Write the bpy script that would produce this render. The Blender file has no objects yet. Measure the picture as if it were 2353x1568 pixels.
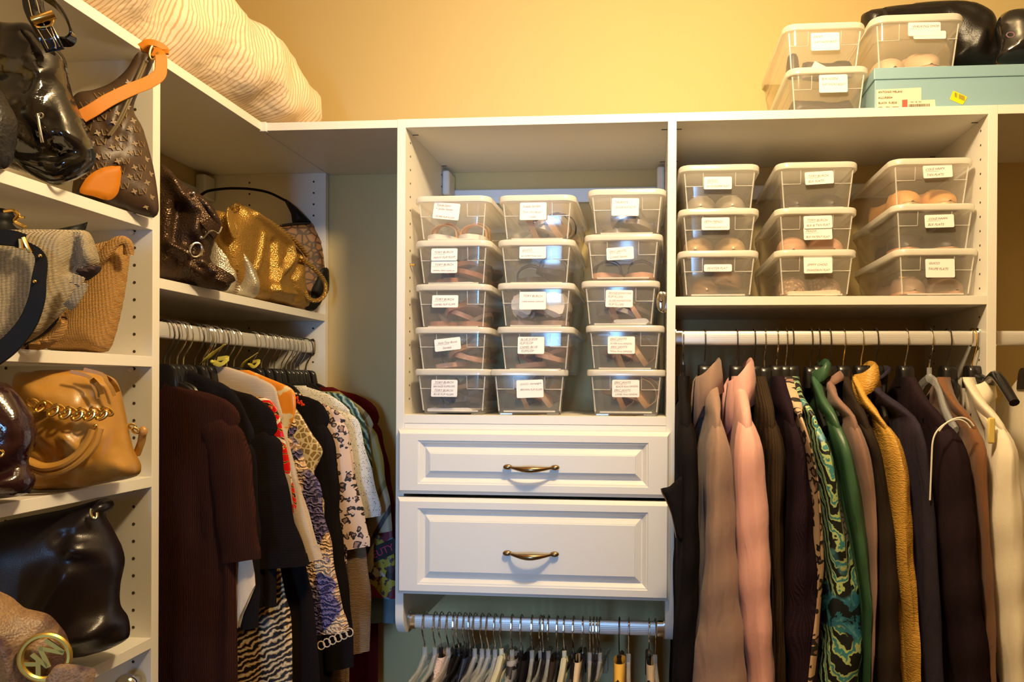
import bpy, math, random
from mathutils import Vector, Matrix, noise
from mathutils.geometry import delaunay_2d_cdt
random.seed(7)
PI = math.pi
SC = bpy.context.scene
C = SC.collection

# ------------------------------------------------------------------ camera, lights, exposure
FPX, PX, PY = 1639.4, 1363.6, 892.0
YAW, PITCH, ROLL = 0.0779, -0.0034, 0.0056
CAM = Vector((0.5883, -1.6231, 1.5646))
_f = Vector((-math.sin(YAW), math.cos(YAW), 0)); _r = Vector((math.cos(YAW), math.sin(YAW), 0)); _u = Vector((0, 0, 1))
FW = _f * math.cos(PITCH) + _u * math.sin(PITCH)
U0 = _u * math.cos(PITCH) - _f * math.sin(PITCH)
RT = _r * math.cos(ROLL) + U0 * math.sin(ROLL)
UP = U0 * math.cos(ROLL) - _r * math.sin(ROLL)
cd = bpy.data.cameras.new('camera'); cam = bpy.data.objects.new('camera', cd); C.objects.link(cam)
m = Matrix.Identity(4)
for i in range(3):
    m[i][0] = RT[i]; m[i][1] = UP[i]; m[i][2] = -FW[i]; m[i][3] = CAM[i]
cam.matrix_world = m
cd.sensor_fit = 'HORIZONTAL'; cd.sensor_width = 36.0
cd.lens = FPX / 2353 * 36
cd.shift_x = -(PX - 1176.5) / 2353
cd.shift_y = (PY - 784.0) / 2353
cd.clip_start = 0.02
SC.camera = cam

w = bpy.data.worlds.new('world'); SC.world = w; w.use_nodes = True
w.node_tree.nodes['Background'].inputs[0].default_value = (0.45, 0.62, 1.0, 1)
w.node_tree.nodes['Background'].inputs[1].default_value = 0.04

def light(name, kind, loc, energy, col, **kw):
    d = bpy.data.lights.new(name, kind); d.energy = energy; d.color = col
    for k, v in kw.items(): setattr(d, k, v)
    o = bpy.data.objects.new(name, d); o.location = loc; C.objects.link(o); return o
light('ceiling_bulb', 'POINT', (0.68, -0.80, 2.58), 44, (1.0, 0.745, 0.42), shadow_soft_size=0.07)
dl = light('daylight_from_bedroom', 'AREA', (0.30, -6.4, 1.45), 120, (0.26, 0.55, 1.0), shape='RECTANGLE', size=0.9, size_y=1.5)
dl.rotation_euler = (PI / 2, 0, 0)

SC.view_settings.view_transform = 'Standard'; SC.view_settings.look = 'None'
SC.view_settings.exposure = 0.78; SC.view_settings.gamma = 1.0; SC.view_settings.use_curve_mapping = False
SC.cycles.max_bounces = 8; SC.cycles.transparent_max_bounces = 24; SC.cycles.transmission_bounces = 4
SC.cycles.caustics_reflective = False; SC.cycles.caustics_refractive = False

# ------------------------------------------------------------------ pixel helpers
def ray(px, py): return FW + RT * ((px - PX) / FPX) - UP * ((py - PY) / FPX)
def at_y(px, py, Y): d = ray(px, py); return CAM + d * ((Y - CAM.y) / d.y)
def at_x(px, py, X): d = ray(px, py); return CAM + d * ((X - CAM.x) / d.x)
def at_plane(px, py, p0, n): d = ray(px, py); return CAM + d * ((p0 - CAM).dot(n) / d.dot(n))

# ------------------------------------------------------------------ materials
class NT:
    def __init__(s, name):
        s.m = bpy.data.materials.new(name); s.m.use_nodes = True; s.t = s.m.node_tree
        s.b = s.t.nodes['Principled BSDF']; s.out = s.t.nodes['Material Output']
    def n(s, typ, **kw):
        x = s.t.nodes.new(typ)
        for k, v in kw.items():
            if k.startswith('i_'):
                key = k[2:]; key = int(key) if key.isdigit() else key.replace('_', ' ')
                if isinstance(v, bpy.types.NodeSocket): s.t.links.new(v, x.inputs[key])
                else: x.inputs[key].default_value = v
            else: setattr(x, k, v)
        return x
    def co(s, scale=(1, 1, 1), rot=(0, 0, 0), kind='Object'):
        tc = s.n('ShaderNodeTexCoord'); mp = s.n('ShaderNodeMapping', i_Vector=tc.outputs[kind], i_Scale=scale, i_Rotation=rot)
        return mp.outputs[0]
    def ramp(s, fac, stops, interp='LINEAR'):
        r = s.n('ShaderNodeValToRGB', i_Fac=fac); cr = r.color_ramp; cr.interpolation = interp
        while len(cr.elements) < len(stops): cr.elements.new(0.5)
        for e, (p, c) in zip(cr.elements, stops): e.position = p; e.color = c4(c)
        return r.outputs[0]
    def mix(s, fac, a, b):
        x = s.n('ShaderNodeMix', data_type='RGBA')
        for i, v in ((0, fac), (6, a), (7, b)):
            if isinstance(v, bpy.types.NodeSocket): s.t.links.new(v, x.inputs[i])
            else: x.inputs[i].default_value = v if i == 0 else c4(v)
        return x.outputs[2]
    def math(s, op, a, b=0.0):
        x = s.n('ShaderNodeMath', operation=op)
        for i, v in ((0, a), (1, b)):
            if isinstance(v, bpy.types.NodeSocket): s.t.links.new(v, x.inputs[i])
            else: x.inputs[i].default_value = v
        return x.outputs[0]
    def noise(s, co, scale, detail=2, rough=0.5, dist=0): return s.n('ShaderNodeTexNoise', i_Vector=co, i_Scale=scale, i_Detail=detail, i_Roughness=rough, i_Distortion=dist).outputs
    def vor(s, co, scale, feature='F1', rnd=1.0): return s.n('ShaderNodeTexVoronoi', feature=feature, i_Vector=co, i_Scale=scale, i_Randomness=rnd).outputs
    def wave(s, co, scale, dist=0, detail=2, dscale=1, typ='BANDS', d='X'):
        x = s.n('ShaderNodeTexWave', wave_type=typ, i_Vector=co, i_Scale=scale, i_Distortion=dist, i_Detail=detail)
        x.inputs['Detail Scale'].default_value = dscale
        if typ == 'BANDS': x.bands_direction = d
        return x.outputs[1]
    def bump(s, h, strength, dist=0.002):
        b = s.n('ShaderNodeBump', i_Height=h, i_Strength=strength, i_Distance=dist)
        s.t.links.new(b.outputs[0], s.b.inputs['Normal'])
    def set(s, col=None, rough=None, metal=None, spec=None, coat=None, sheen=None, sub=None):
        for k, v in (('Base Color', col), ('Roughness', rough), ('Metallic', metal), ('Specular IOR Level', spec), ('Coat Weight', coat), ('Sheen Weight', sheen)):
            if v is None: continue
            if isinstance(v, bpy.types.NodeSocket): s.t.links.new(v, s.b.inputs[k])
            else: s.b.inputs[k].default_value = c4(v) if k == 'Base Color' else v
        return s
def c4(c): return tuple(c) if len(c) == 4 else (c[0], c[1], c[2], 1.0)
def hx(h):
    v = [int(h[i:i + 2], 16) / 255 for i in (0, 2, 4)]
    return tuple(x / 12.92 if x <= 0.04045 else ((x + 0.055) / 1.055) ** 2.4 for x in v)
MAT = {}
def memo(f):
    def g(*a, **k):
        key = (f.__name__, a, tuple(sorted(k.items())))
        if key not in MAT: MAT[key] = f(*a, **k)
        return MAT[key]
    return g
@memo
def plain(name, col, rough=0.5, metal=0.0, spec=0.5, coat=0.0):
    t = NT(name); t.set(col, rough, metal, spec, coat)
    n_ = t.noise(t.co(), 6, 3); t.set(col=t.mix(n_[0], tuple(x * 0.93 for x in col[:3]), col))
    return t.m
@memo
def paint(name, col, rough=0.6, bs=260, st=0.12):
    t = NT(name); n_ = t.noise(t.co(), bs, 3); big = t.noise(t.co(), 1.5, 2)
    t.set(t.mix(big[0], tuple(x * 0.96 for x in col), col), rough, 0, 0.35); t.bump(n_[0], st, 0.001); return t.m
@memo
def cloth(name, col, rough=0.85, weave=900, st=0.35, var=0.25, sheen=0.15, stretch=(1, 1, 1)):
    t = NT(name); n_ = t.noise(t.co(scale=stretch), weave, 2); b = t.noise(t.co(), 9, 4)
    t.set(t.mix(b[0], tuple(x * (1 - var) for x in col), tuple(min(1, x * (1 + var)) for x in col)), rough, 0, 0.2 if sum(col) > .3 else .08, sheen=sheen if sum(col) > .3 else 0.0)
    wr = t.noise(t.co(scale=(1, 1, .28)), 26, 3, .5, .8)
    t.bump(t.math('ADD', t.math('MULTIPLY', n_[0], 0.10), t.math('ADD', t.math('MULTIPLY', b[0], .4), t.math('MULTIPLY', wr[0], .9))), st + .25, 0.010); return t.m
@memo
def knit(name, col, scale=260, st=0.6, d='X'):
    t = NT(name); wv = t.wave(t.co(), scale, 1.5, 1, 2, d=d); b = t.noise(t.co(), 12, 3)
    t.set(t.mix(t.math('MULTIPLY', wv, b[0]), tuple(x * 0.6 for x in col), tuple(min(1, x * 1.2) for x in col)), 0.92, 0, 0.12 if sum(col) > .3 else .06, sheen=0.2 if sum(col) > .3 else 0.0)
    t.bump(wv, st, 0.002); return t.m
@memo
def leather(name, col, rough=0.4, scale=220, st=0.4, coat=0.0, metal=0.0, crease=14, dark=0.55):
    t = NT(name); v = t.vor(t.co(), scale); c = t.noise(t.co(), crease, 5, 0.6, 0.6)
    t.set(t.mix(t.math('MULTIPLY', c[0], 1.0), tuple(x * dark for x in col), tuple(min(1, x * 1.15) for x in col)), rough, metal, 0.5, coat)
    t.bump(t.math('ADD', t.math('MULTIPLY', v[0], 0.42 if metal else 0.2), t.math('MULTIPLY', c[0], 1.2)), st, 0.004); return t.m
@memo
def woven(name, a, b, sx=330, sz=260, rough=0.6, metal=0.0, rot=0.0):
    t = NT(name); co = t.co(rot=(0, rot, 0)); x = t.wave(co, sx / 6, 0.6, 1, 1, d='X'); z = t.wave(co, sz / 2.2, 0.5, 1, 1, d='Z')
    m_ = t.math('MULTIPLY', t.math('ADD', x, 0.35), z); ns = t.noise(co, 300, 2)
    t.set(t.mix(t.math('MULTIPLY', m_, t.math('ADD', ns[0], 0.5)), a, b), rough, metal, 0.4); t.bump(m_, 0.8, 0.003); return t.m

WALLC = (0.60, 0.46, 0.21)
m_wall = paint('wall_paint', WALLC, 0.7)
m_wall2 = paint('low_bounce_wall_paint', (0.34, 0.25, 0.11), 0.8)  # wall colour darkened on the unseen right and rear walls to cut bounce light
m_ceil = paint('ceiling_paint', (0.60, 0.54, 0.42), 0.8)
m_floor = cloth('beige_carpet', (0.13, 0.085, 0.05))
m_white = paint('white_melamine', (0.80, 0.77, 0.70), 0.38, 500, 0.04)
m_hole = plain('hole_shadow', (0.05, 0.035, 0.02), 0.9)
m_draw = paint('white_drawer_foil', (0.80, 0.77, 0.71), 0.42, 600, 0.03)
m_rail = plain('galvanised_rail', (0.72, 0.74, 0.76), 0.45, 0.35)
m_plas = plain('white_plastic', (0.80, 0.79, 0.76), 0.4)
m_chrome = plain('chrome', (0.80, 0.79, 0.77), 0.14, 1.0)
m_gold = plain('gold_metal', (0.85, 0.55, 0.16), 0.22, 1.0)
m_brass = plain('antique_brass', (0.36, 0.23, 0.11), 0.28, 1.0)
m_dwire = plain('dark_steel_wire', (0.10, 0.085, 0.075), 0.35, 0.8)
m_blk = plain('black_plastic', (0.012, 0.011, 0.012), 0.22, 0.0, 0.6)
m_paper = plain('label_paper', (0.86, 0.83, 0.80), 0.7)
m_ink = plain('brown_ink', (0.22, 0.13, 0.11), 0.8)
def rod_mat():
    t = NT('ribbed_aluminium'); wv = t.wave(t.co(), 75, 0, 0, 1, d='Z'); t.set((0.82, 0.80, 0.77), 0.42, 0.5, 0.5); t.bump(wv, 0.13, 0.0008); return t.m
m_rod = rod_mat()
def clear_mat(name, haze, col, rough=0.12, tl_=0.22):
    t = NT(name); t.t.nodes.remove(t.b)
    tr = t.n('ShaderNodeBsdfTransparent', i_Color=(1, 1, 1, 1))
    df = t.n('ShaderNodeBsdfDiffuse', i_Color=c4(col)); tl = t.n('ShaderNodeBsdfTranslucent', i_Color=c4(col))
    g = t.n('ShaderNodeBsdfGlossy', i_Roughness=rough, i_Color=(1, 1, 1, 1))
    hz = t.n('ShaderNodeMixShader', i_Fac=tl_, i_1=df.outputs[0], i_2=tl.outputs[0])
    a = t.n('ShaderNodeMixShader', i_Fac=haze, i_1=tr.outputs[0], i_2=hz.outputs[0])
    lw = t.n('ShaderNodeLayerWeight'); fr = t.math('ADD', t.math('MULTIPLY', t.math('POWER', lw.outputs['Facing'], 5.0), 0.8), 0.04)
    b = t.n('ShaderNodeMixShader', i_Fac=fr, i_1=a.outputs[0], i_2=g.outputs[0])
    t.t.links.new(b.outputs[0], t.out.inputs[0]); return t.m
m_tub = clear_mat('frosted_clear_plastic', 0.165, (1.0, 0.94, 0.82), 0.12, 0.3)
m_lid = clear_mat('milky_lid_plastic', 0.74, (1.0, 0.97, 0.88), 0.2, 0.36)
m_ridge = clear_mat('plastic_ridge', 0.45, (0.95, 0.93, 0.88), 0.2)
m_clearh = clear_mat('clear_hanger_plastic', 0.30, (0.85, 0.87, 0.90), 0.05)

# ------------------------------------------------------------------ mesh builder
class MB:
    def __init__(s): s.v = []; s.f = []
    def add(s, vs, fs):
        o = len(s.v); s.v += [tuple(v) for v in vs]; s.f += [tuple(i + o for i in f) for f in fs]; return s
    def box(s, x0, x1, y0, y1, z0, z1, M=None):
        vs = [Vector((x, y, z)) for x in (x0, x1) for y in (y0, y1) for z in (z0, z1)]
        if M: vs = [M @ v for v in vs]
        return s.add(vs, [(0, 1, 3, 2), (4, 6, 7, 5), (0, 4, 5, 1), (2, 3, 7, 6), (0, 2, 6, 4), (1, 5, 7, 3)])
    def grid(s, rows, closed=False, cap=False, loop=False):
        n = len(rows[0]); vs = [p for r in rows for p in r]; fs = []
        R = len(rows)
        for i in range(R if loop else R - 1):
            for j in range(n if closed else n - 1):
                a, b = i * n + j, i * n + (j + 1) % n; c_, d = ((i + 1) % R) * n + (j + 1) % n, ((i + 1) % R) * n + j
                fs.append((a, b, c_, d))
        if cap and closed:
            fs.append(tuple(range(n - 1, -1, -1))); fs.append(tuple((R - 1) * n + j for j in range(n)))
        return s.add(vs, fs)
    def tube(s, path, r, n=8, closed=False, cap=True, flat=1.0, up=None):
        P = [Vector(p) for p in path]; k = len(P); rows = []; prev = None
        for i, p in enumerate(P):
            if closed: t = (P[(i + 1) % k] - P[i - 1])
            else: t = P[min(i + 1, k - 1)] - P[max(i - 1, 0)]
            t = t.normalized() if t.length > 1e-9 else Vector((0, 0, 1))
            if up is not None: a = Vector(up); a = (a - t * a.dot(t)); a = a.normalized() if a.length > 1e-6 else t.orthogonal().normalized()
            elif prev is None: a = t.orthogonal().normalized()
            else: a = (prev - t * prev.dot(t)).normalized()
            prev = a; b = t.cross(a)
            ri = r[i] if isinstance(r, (list, tuple)) else r
            rows.append([p + a * (ri * flat * math.cos(2 * PI * j / n)) + b * (ri * math.sin(2 * PI * j / n)) for j in range(n)])
        return s.grid(rows, closed=True, cap=cap and not closed, loop=closed)
    def ribbon(s, path, wdir, w, t):
        """flat strap: path points, wdir = list/one width direction, w width, t thickness"""
        P = [Vector(p) for p in path]; k = len(P); rows = []
        for i, p in enumerate(P):
            tg = (P[min(i + 1, k - 1)] - P[max(i - 1, 0)]).normalized()
            wd = Vector(wdir[i] if isinstance(wdir, list) else wdir); wd = (wd - tg * wd.dot(tg)).normalized(); nn = tg.cross(wd)
            wi = w[i] if isinstance(w, (list, tuple)) else w
            rows.append([p + wd * wi / 2 * a + nn * t / 2 * b for a, b in ((-1, -.6), (-.92, -1), (.92, -1), (1, -.6), (1, .6), (.92, 1), (-.92, 1), (-1, .6))])
        return s.grid(rows, closed=True, cap=True)
    def prism(s, poly, y0, y1, f=lambda a, b, y: (a, y, b)):
        n = len(poly); vs = [f(a, b, y0) for a, b in poly] + [f(a, b, y1) for a, b in poly]
        fs = [(i, (i + 1) % n, n + (i + 1) % n, n + i) for i in range(n)] + [tuple(range(n - 1, -1, -1)), tuple(range(n, 2 * n))]
        return s.add(vs, fs)
    def ball(s, c, rx, ry=None, rz=None, n=12, mrows=8):
        ry = ry or rx; rz = rz or rx; rows = []
        for i in range(mrows + 1):
            a = PI * i / mrows; a = min(max(a, 0.02), PI - 0.02)
            rows.append([Vector(c) + Vector((rx * math.sin(a) * math.cos(2 * PI * j / n), ry * math.sin(a) * math.sin(2 * PI * j / n), rz * math.cos(a))) for j in range(n)])
        return s.grid(rows, closed=True, cap=True)
    def build(s, name, mat, parent=None, smooth=True, bevel=0.0, world=False, ang=0.7):
        me = bpy.data.meshes.new(name)
        vs = s.v
        if world and parent is not None:
            inv = parent.matrix_basis.inverted(); vs = [tuple(inv @ Vector(v)) for v in vs]
        me.from_pydata(vs, [], s.f); me.materials.append(mat)
        import bmesh as _b
        bm = _b.new(); bm.from_mesh(me); _b.ops.recalc_face_normals(bm, faces=bm.faces)
        if smooth:
            for f in bm.faces: f.smooth = True
            for e in bm.edges:
                if len(e.link_faces) == 2 and e.calc_face_angle(0) > ang: e.smooth = False
        bm.to_mesh(me); bm.free()
        o = bpy.data.objects.new(name, me); C.objects.link(o)
        if parent is not None: o.parent = parent
        if bevel:
            md = o.modifiers.new('bevel', 'BEVEL'); md.width = bevel; md.segments = 2; md.limit_method = 'ANGLE'
        return o
def thing(name, label, cat, loc=(0, 0, 0), rz=0.0, group=None):
    o = bpy.data.objects.new(name, None); C.objects.link(o); o.location = loc; o.rotation_euler = (0, 0, rz); o.empty_display_size = 0.02
    o['label'] = label; o['category'] = cat
    if group: o['group'] = group
    return o
def tag(o, label, cat, group=None):
    o['label'] = label; o['category'] = cat
    if group: o['group'] = group
    return o
def struct(o): o['kind'] = 'structure'; return o
def copy_tree(o, parent=None):
    c = o.copy(); C.objects.link(c); c.parent = parent
    for ch in o.children: copy_tree(ch, c)
    return c
def lerp(tab, x):
    if x <= tab[0][0]: return tab[0][1]
    for (a, u), (b, v) in zip(tab, tab[1:]):
        if x <= b: return u + (v - u) * (x - a) / (b - a) if b > a else v
    return tab[-1][1]
def smoothpath(P, k=6, closed=False):
    P = [Vector(p) for p in P]; n = len(P); out = []
    for i in range(n if closed else n - 1):
        p0 = P[(i - 1) % n] if closed or i > 0 else P[0] * 2 - P[1]; p1 = P[i]; p2 = P[(i + 1) % n]
        p3 = P[(i + 2) % n] if closed or i + 2 < n else P[-1] * 2 - P[-2]
        for j in range(k):
            t = j / k
            out.append(0.5 * ((2 * p1) + (p2 - p0) * t + (2 * p0 - 5 * p1 + 4 * p2 - p3) * t * t + (3 * p1 - p0 - 3 * p2 + p3) * t ** 3))
    if not closed: out.append(P[-1])
    return out
def text_mesh(txt, size, shear=0.0, thin=0.0, extr=0.0002, align='LEFT', space=1.0):
    cu = bpy.data.curves.new('t', 'FONT'); cu.body = txt; cu.size = size; cu.shear = shear; cu.offset = thin * size; cu.extrude = extr
    cu.align_x = align; cu.resolution_u = 2; cu.space_character = space
    o = bpy.data.objects.new('t', cu); C.objects.link(o)
    me = bpy.data.meshes.new_from_object(o); bpy.data.objects.remove(o); return me
def add_text(mb, txt, size, M, fit=None, **k):
    me = text_mesh(txt, size, **k); wx = max([v.co.x for v in me.vertices] + [1e-6])
    if fit and wx > fit: M = M @ Matrix.Diagonal((fit / wx, 1, 1, 1))
    mb.add([M @ v.co for v in me.vertices], [tuple(p.vertices) for p in me.polygons]); bpy.data.meshes.remove(me); return mb

# ------------------------------------------------------------------ the room
XW, YB, ZC = -0.684, 0.356, 2.78
XR, YR = 2.3, -2.7
struct(MB().box(XW - .1, XR + .1, YB, YB + .1, 0, ZC).build('wall_back', m_wall, smooth=False))
struct(MB().box(XW - .1, XW, YR, YB, 0, ZC).build('wall_left', m_wall, smooth=False))
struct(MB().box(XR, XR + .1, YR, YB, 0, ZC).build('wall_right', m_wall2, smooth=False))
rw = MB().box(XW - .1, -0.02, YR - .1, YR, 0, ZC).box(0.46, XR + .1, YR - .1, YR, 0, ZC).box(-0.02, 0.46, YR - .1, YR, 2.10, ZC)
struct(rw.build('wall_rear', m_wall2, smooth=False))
struct(MB().box(XW - .1, XR + .1, YR - .1, YB + .1, ZC, ZC + .1).build('ceiling', m_ceil, smooth=False))
struct(MB().box(XW - .1, XR + .1, YR - 4.2, YB + .1, -.1, 0).build('floor', m_floor, smooth=False))
ca = MB().box(-0.09, -0.02, YR, YR + .02, 0, 2.17).box(0.46, 0.53, YR, YR + .02, 0, 2.17).box(-0.02, 0.46, YR, YR + .02, 2.10, 2.17)
struct(ca.build('door_1', m_white, smooth=False))

# ------------------------------------------------------------------ closet cabinetry
TH = 0.0195
Z0, Z1 = 2.1827, 2.1629
DEP = 0.355
def panel(name, parent, x0, x1, y0, y1, z0, z1): return MB().box(x0, x1, y0, y1, z0, z1).build(name, m_white, parent, smooth=False, bevel=0.0007, world=True)
def holes_yz(parent, x, side, zs, ys):
    mb = MB()
    for z in zs:
        for y in ys:
            n = 8; c0 = [(x + side * 0.0004, y + .0027 * math.cos(2 * PI * i / n), z + .0027 * math.sin(2 * PI * i / n)) for i in range(n)]
            c1 = [(x - side * 0.003, a[1], a[2]) for a in c0]
            mb.add(c0 + c1, [tuple(range(n)), tuple(range(n, 2 * n))] + [(i, (i + 1) % n, n + (i + 1) % n, n + i) for i in range(n)])
    o = mb.build('peg_holes', m_hole, parent, world=True); o['kind'] = 'stuff'
def holes_xz(parent, y, zs, xs):
    mb = MB()
    for z in zs:
        for x in xs:
            n = 8; c0 = [(x + .0029 * math.cos(2 * PI * i / n), y - 0.0004, z + .0029 * math.sin(2 * PI * i / n)) for i in range(n)]
            c1 = [(a[0], y + .003, a[2]) for a in c0]
            mb.add(c0 + c1, [tuple(range(n)), tuple(range(n, 2 * n))] + [(i, (i + 1) % n, n + (i + 1) % n, n + i) for i in range(n)])
    o = mb.build('peg_holes', m_hole, parent, world=True); o['kind'] = 'stuff'
def zrow(z0, z1, ref=2.1386): 
    out = []; z = ref
    while z > z0:
        if z < z1: out.append(z)
        z -= 0.032
    return out
Xa, Xb, Xc, Xd, Xe, Xg = 0.0, 0.0196, 0.6273, 0.6468, 1.3239, 1.344
XF = -0.328            # front face of the left run
YL0, YL1 = -0.371, -0.3515
# centre tower
tw = thing('drawer_tower', 'white wall-hung closet tower with cubby of boxes above two drawers', 'closet unit', (0.3, 0.17, 0.97))
def sidepanel(name, parent, x0, x1, zb, rr=0.05):
    poly = [(DEP, zb), (DEP, Z0), (0.0, Z0)] + [(rr - rr * math.cos(a), zb + rr - rr * math.sin(a)) for a in [i * PI / 16 for i in range(9)]]
    return MB().prism(poly, x0, x1, lambda a, b, y: (y, a, b)).build(name, m_white, parent, bevel=0.0007, world=True, ang=0.5)
sidepanel('side_panel', tw, Xa, Xb, 0.971); sidepanel('side_panel', tw, Xc, Xd, 0.9755)
panel('shelf', tw, Xb, Xc, 0.001, DEP, 1.4745, 1.4943)
holes_yz(tw, Xb, 1, zrow(1.50, 2.15), (0.0353, 0.29)); holes_yz(tw, Xc, -1, zrow(1.50, 2.15), (0.0353, 0.29))
holes_yz(tw, Xb, 1, zrow(0.99, 1.03), (0.0353, 0.29))
panel('top_shelf', tw, Xb, Xc, 0.0, DEP, Z1, Z0)
panel('top_rail', tw, Xb, Xc, 0.002, 0.02, 1.44, 1.4742)
MB().box(Xb + .02, Xc - .02, DEP - .012, DEP, 2.072, 2.112).build('hanging_rail', m_rail, tw, smooth=False, bevel=.003, world=True)
for x in (Xb, Xc):
    s_ = 1 if x == Xb else -1
    a, b = sorted((x + s_ * .0005, x + s_ * 0.021))
    MB().box(a, b, 0.29, DEP, 2.085, 2.152).build('bracket_cover', m_plas, tw, bevel=0.006, world=True)
# small shelf locking pins and scratches under the top shelf
for (x, s_) in ((Xb, 1), (Xc, -1)):
    for y in (0.05, 0.29):
        MB().box(min(x, x + s_ * .014), max(x, x + s_ * .014), y - .002, y + .002, Z1 - .0006, Z1).build('cam_slot', m_hole, tw, world=True)
def drawer(z0, z1, hz):
    zo = z0; xo = (Xa + Xd) / 2
    x0, x1 = -0.3135 , 0.3135; z1 = z1 - z0; yb = 0.0
    prof = [(0, 0, 0), (0, 0, .012), (.003, .003, .014), (.009, .007, .020), (.024, .049, .020), (.0255, .0505, .0180), (.029, .054, .0172), (.037, .062, .010), (.040, .065, .010), (.0415, .0665, .0122), (.052, .076, .0175), (.0535, .0775, .0175), (.0545, .0785, .0195)]
    rows = []
    for dz, dx, h in prof: rows.append([(x0 + dx, yb - h, dz), (x1 - dx, yb - h, dz), (x1 - dx, yb - h, z1 - dz), (x0 + dx, yb - h, z1 - dz)])
    mb = MB().grid(rows, closed=True); n = len(mb.v); mb.f.append((n - 4, n - 3, n - 2, n - 1)); mb.f.append((3, 2, 1, 0))
    mb.box(-.29, .29, .002, .30, .02, z1 - .02)
    dr = mb.build('drawer', m_draw, tw, smooth=False); dr.location = Vector((xo, -.001, zo)) - tw.location
    hb = MB(); path = []; rad = []
    for i in range(25):
        a = -1 + 2 * i / 24; x = a * 0.050
        path.append((x, -0.0235 - 0.022 * max(0, math.cos(a * PI / 2)) ** 0.7, hz - z0 - 0.003 * math.cos(a * PI / 2))); rad.append(0.0030 + 0.0042 * math.cos(a * PI / 2) ** 2)
    hb.tube(path, rad, 12)
    for s_ in (-1, 1): hb.ball((s_ * 0.054, -0.025, hz - z0), 0.0105, 0.006, 0.0062, 16, 10).tube([(s_ * .054, -.018, hz - z0), (s_ * .054, -.026, hz - z0)], .005, 10)
    hb.build('handle', m_brass, dr)
zd = lambda py: at_y(1226, py, -0.02).z
drawer(zd(1141), zd(991), zd(1074))
drawer(zd(1375), zd(1149), zd(1272))
# left corner top shelf between left run and tower
cs = thing('corner_shelf', 'white corner top shelf bridging the left run and the drawer tower', 'shelf', (-0.16, 0.17, Z1))
panel('board', cs, XF + .001, Xa - .0005, 0.0, DEP, Z1, Z0 - .001)
MB().box(XF - .004, XF + .012, -0.004, 0.012, Z1 - .0025, Z0).build('corner_block', m_plas, cs, bevel=.001, world=True)
MB().box(XF - .0008, XF + .0012, 0.0, DEP, Z1 - .0012, Z1 - .0002).build('seam_strip', m_plas, cs, world=True)
# right tower
rt = thing('shoe_box_tower', 'white closet section with shoe box shelf above the right hanging rod', 'closet unit', (1.0, 0.17, 0.97))
sidepanel('side_panel', rt, Xe, Xg, 0.96)
panel('top_shelf', rt, Xd, Xe, 0.0, DEP, Z1, Z0)
panel('shelf', rt, Xd, Xe, 0.0, DEP, 1.7470, 1.7665)
MB().box(Xd + .02, Xe - .02, DEP - .012, DEP, 2.072, 2.112).build('hanging_rail', m_rail, rt, smooth=False, bevel=.003, world=True)
holes_yz(rt, Xe, -1, zrow(1.30, 2.15), (0.0353, 0.29)); holes_yz(rt, Xd, 1, zrow(1.30, 1.74), (0.0353, 0.29))
for y in (0.05, 0.29):
    for (x, s_) in ((Xd, 1), (Xe, -1)):
        MB().box(min(x, x + s_ * .014), max(x, x + s_ * .014), y - .002, y + .002, Z1 - .0006, Z1).build('cam_slot', m_hole, rt, world=True)
ft = thing('end_shelf_unit', 'white top shelf continuing past the right upright at photo edge', 'closet unit', (1.8, 0.17, Z1))
panel('top_shelf', ft, Xg + .0005, 2.1, 0.0, DEP, Z1, Z0)
panel('side_panel', ft, 2.1, 2.12, 0.0, DEP, 0.96, Z0)
# left run
lr = thing('handbag_tower', 'white left closet tower with four open shelves of handbags', 'closet unit', (-0.5, -0.7, 0))
YN = -1.25
panel('side_panel', lr, XW + .001, XF, YL0, YL1, 0.0, Z0)
panel('side_panel', lr, XW + .001, XF, YN - .02, YN, 0.0, Z0)
panel('top_shelf', lr, XW + .001, XF, YN, YL0, Z1, Z0)
for z in (1.8473, 1.5945, 1.3722, 1.0733, 0.80, 0.45): panel('shelf', lr, XW + .001, XF, YN, YL0, z, z + TH)
holes_xz(lr, YL0, zrow(0.4, 2.15, 1.783 + .032 * 11), (XF - 0.0353, XF - 0.29))
for z in (1.8473, 1.5945): MB().ball((XF - .04, YL0 - .004, z - .004), .006, .004, .005).build('shelf_pin', m_plas, lr, world=True)
l2 = thing('corner_tower', 'white corner closet section with one handbag shelf over the left rod', 'closet unit', (-0.5, 0.0, 0))
YF_ = 0.334
panel('side_panel', l2, XW + .001, XF, YF_, YF_ + .0195, 0.0, Z1)
panel('top_shelf', l2, XW + .001, XF, YL1, DEP, Z1, Z0)
panel('shelf', l2, XW + .001, XF, YL1, YF_, 1.7425, 1.762)
holes_xz(l2, YF_, zrow(0.6, 2.15, 2.1386), (XF - 0.0353, XF - 0.225))
MB().box(XW + .001, XW + .012, YL1 + .02, YF_ - .02, 2.072, 2.112).build('hanging_rail', m_rail, l2, smooth=False, bevel=.003, world=True)
MB().box(XW + .001, XW + .03, YF_ - .05, YF_ - .0005, 2.085, 2.152).build('bracket_cover', m_plas, l2, bevel=.004, world=True)

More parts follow.
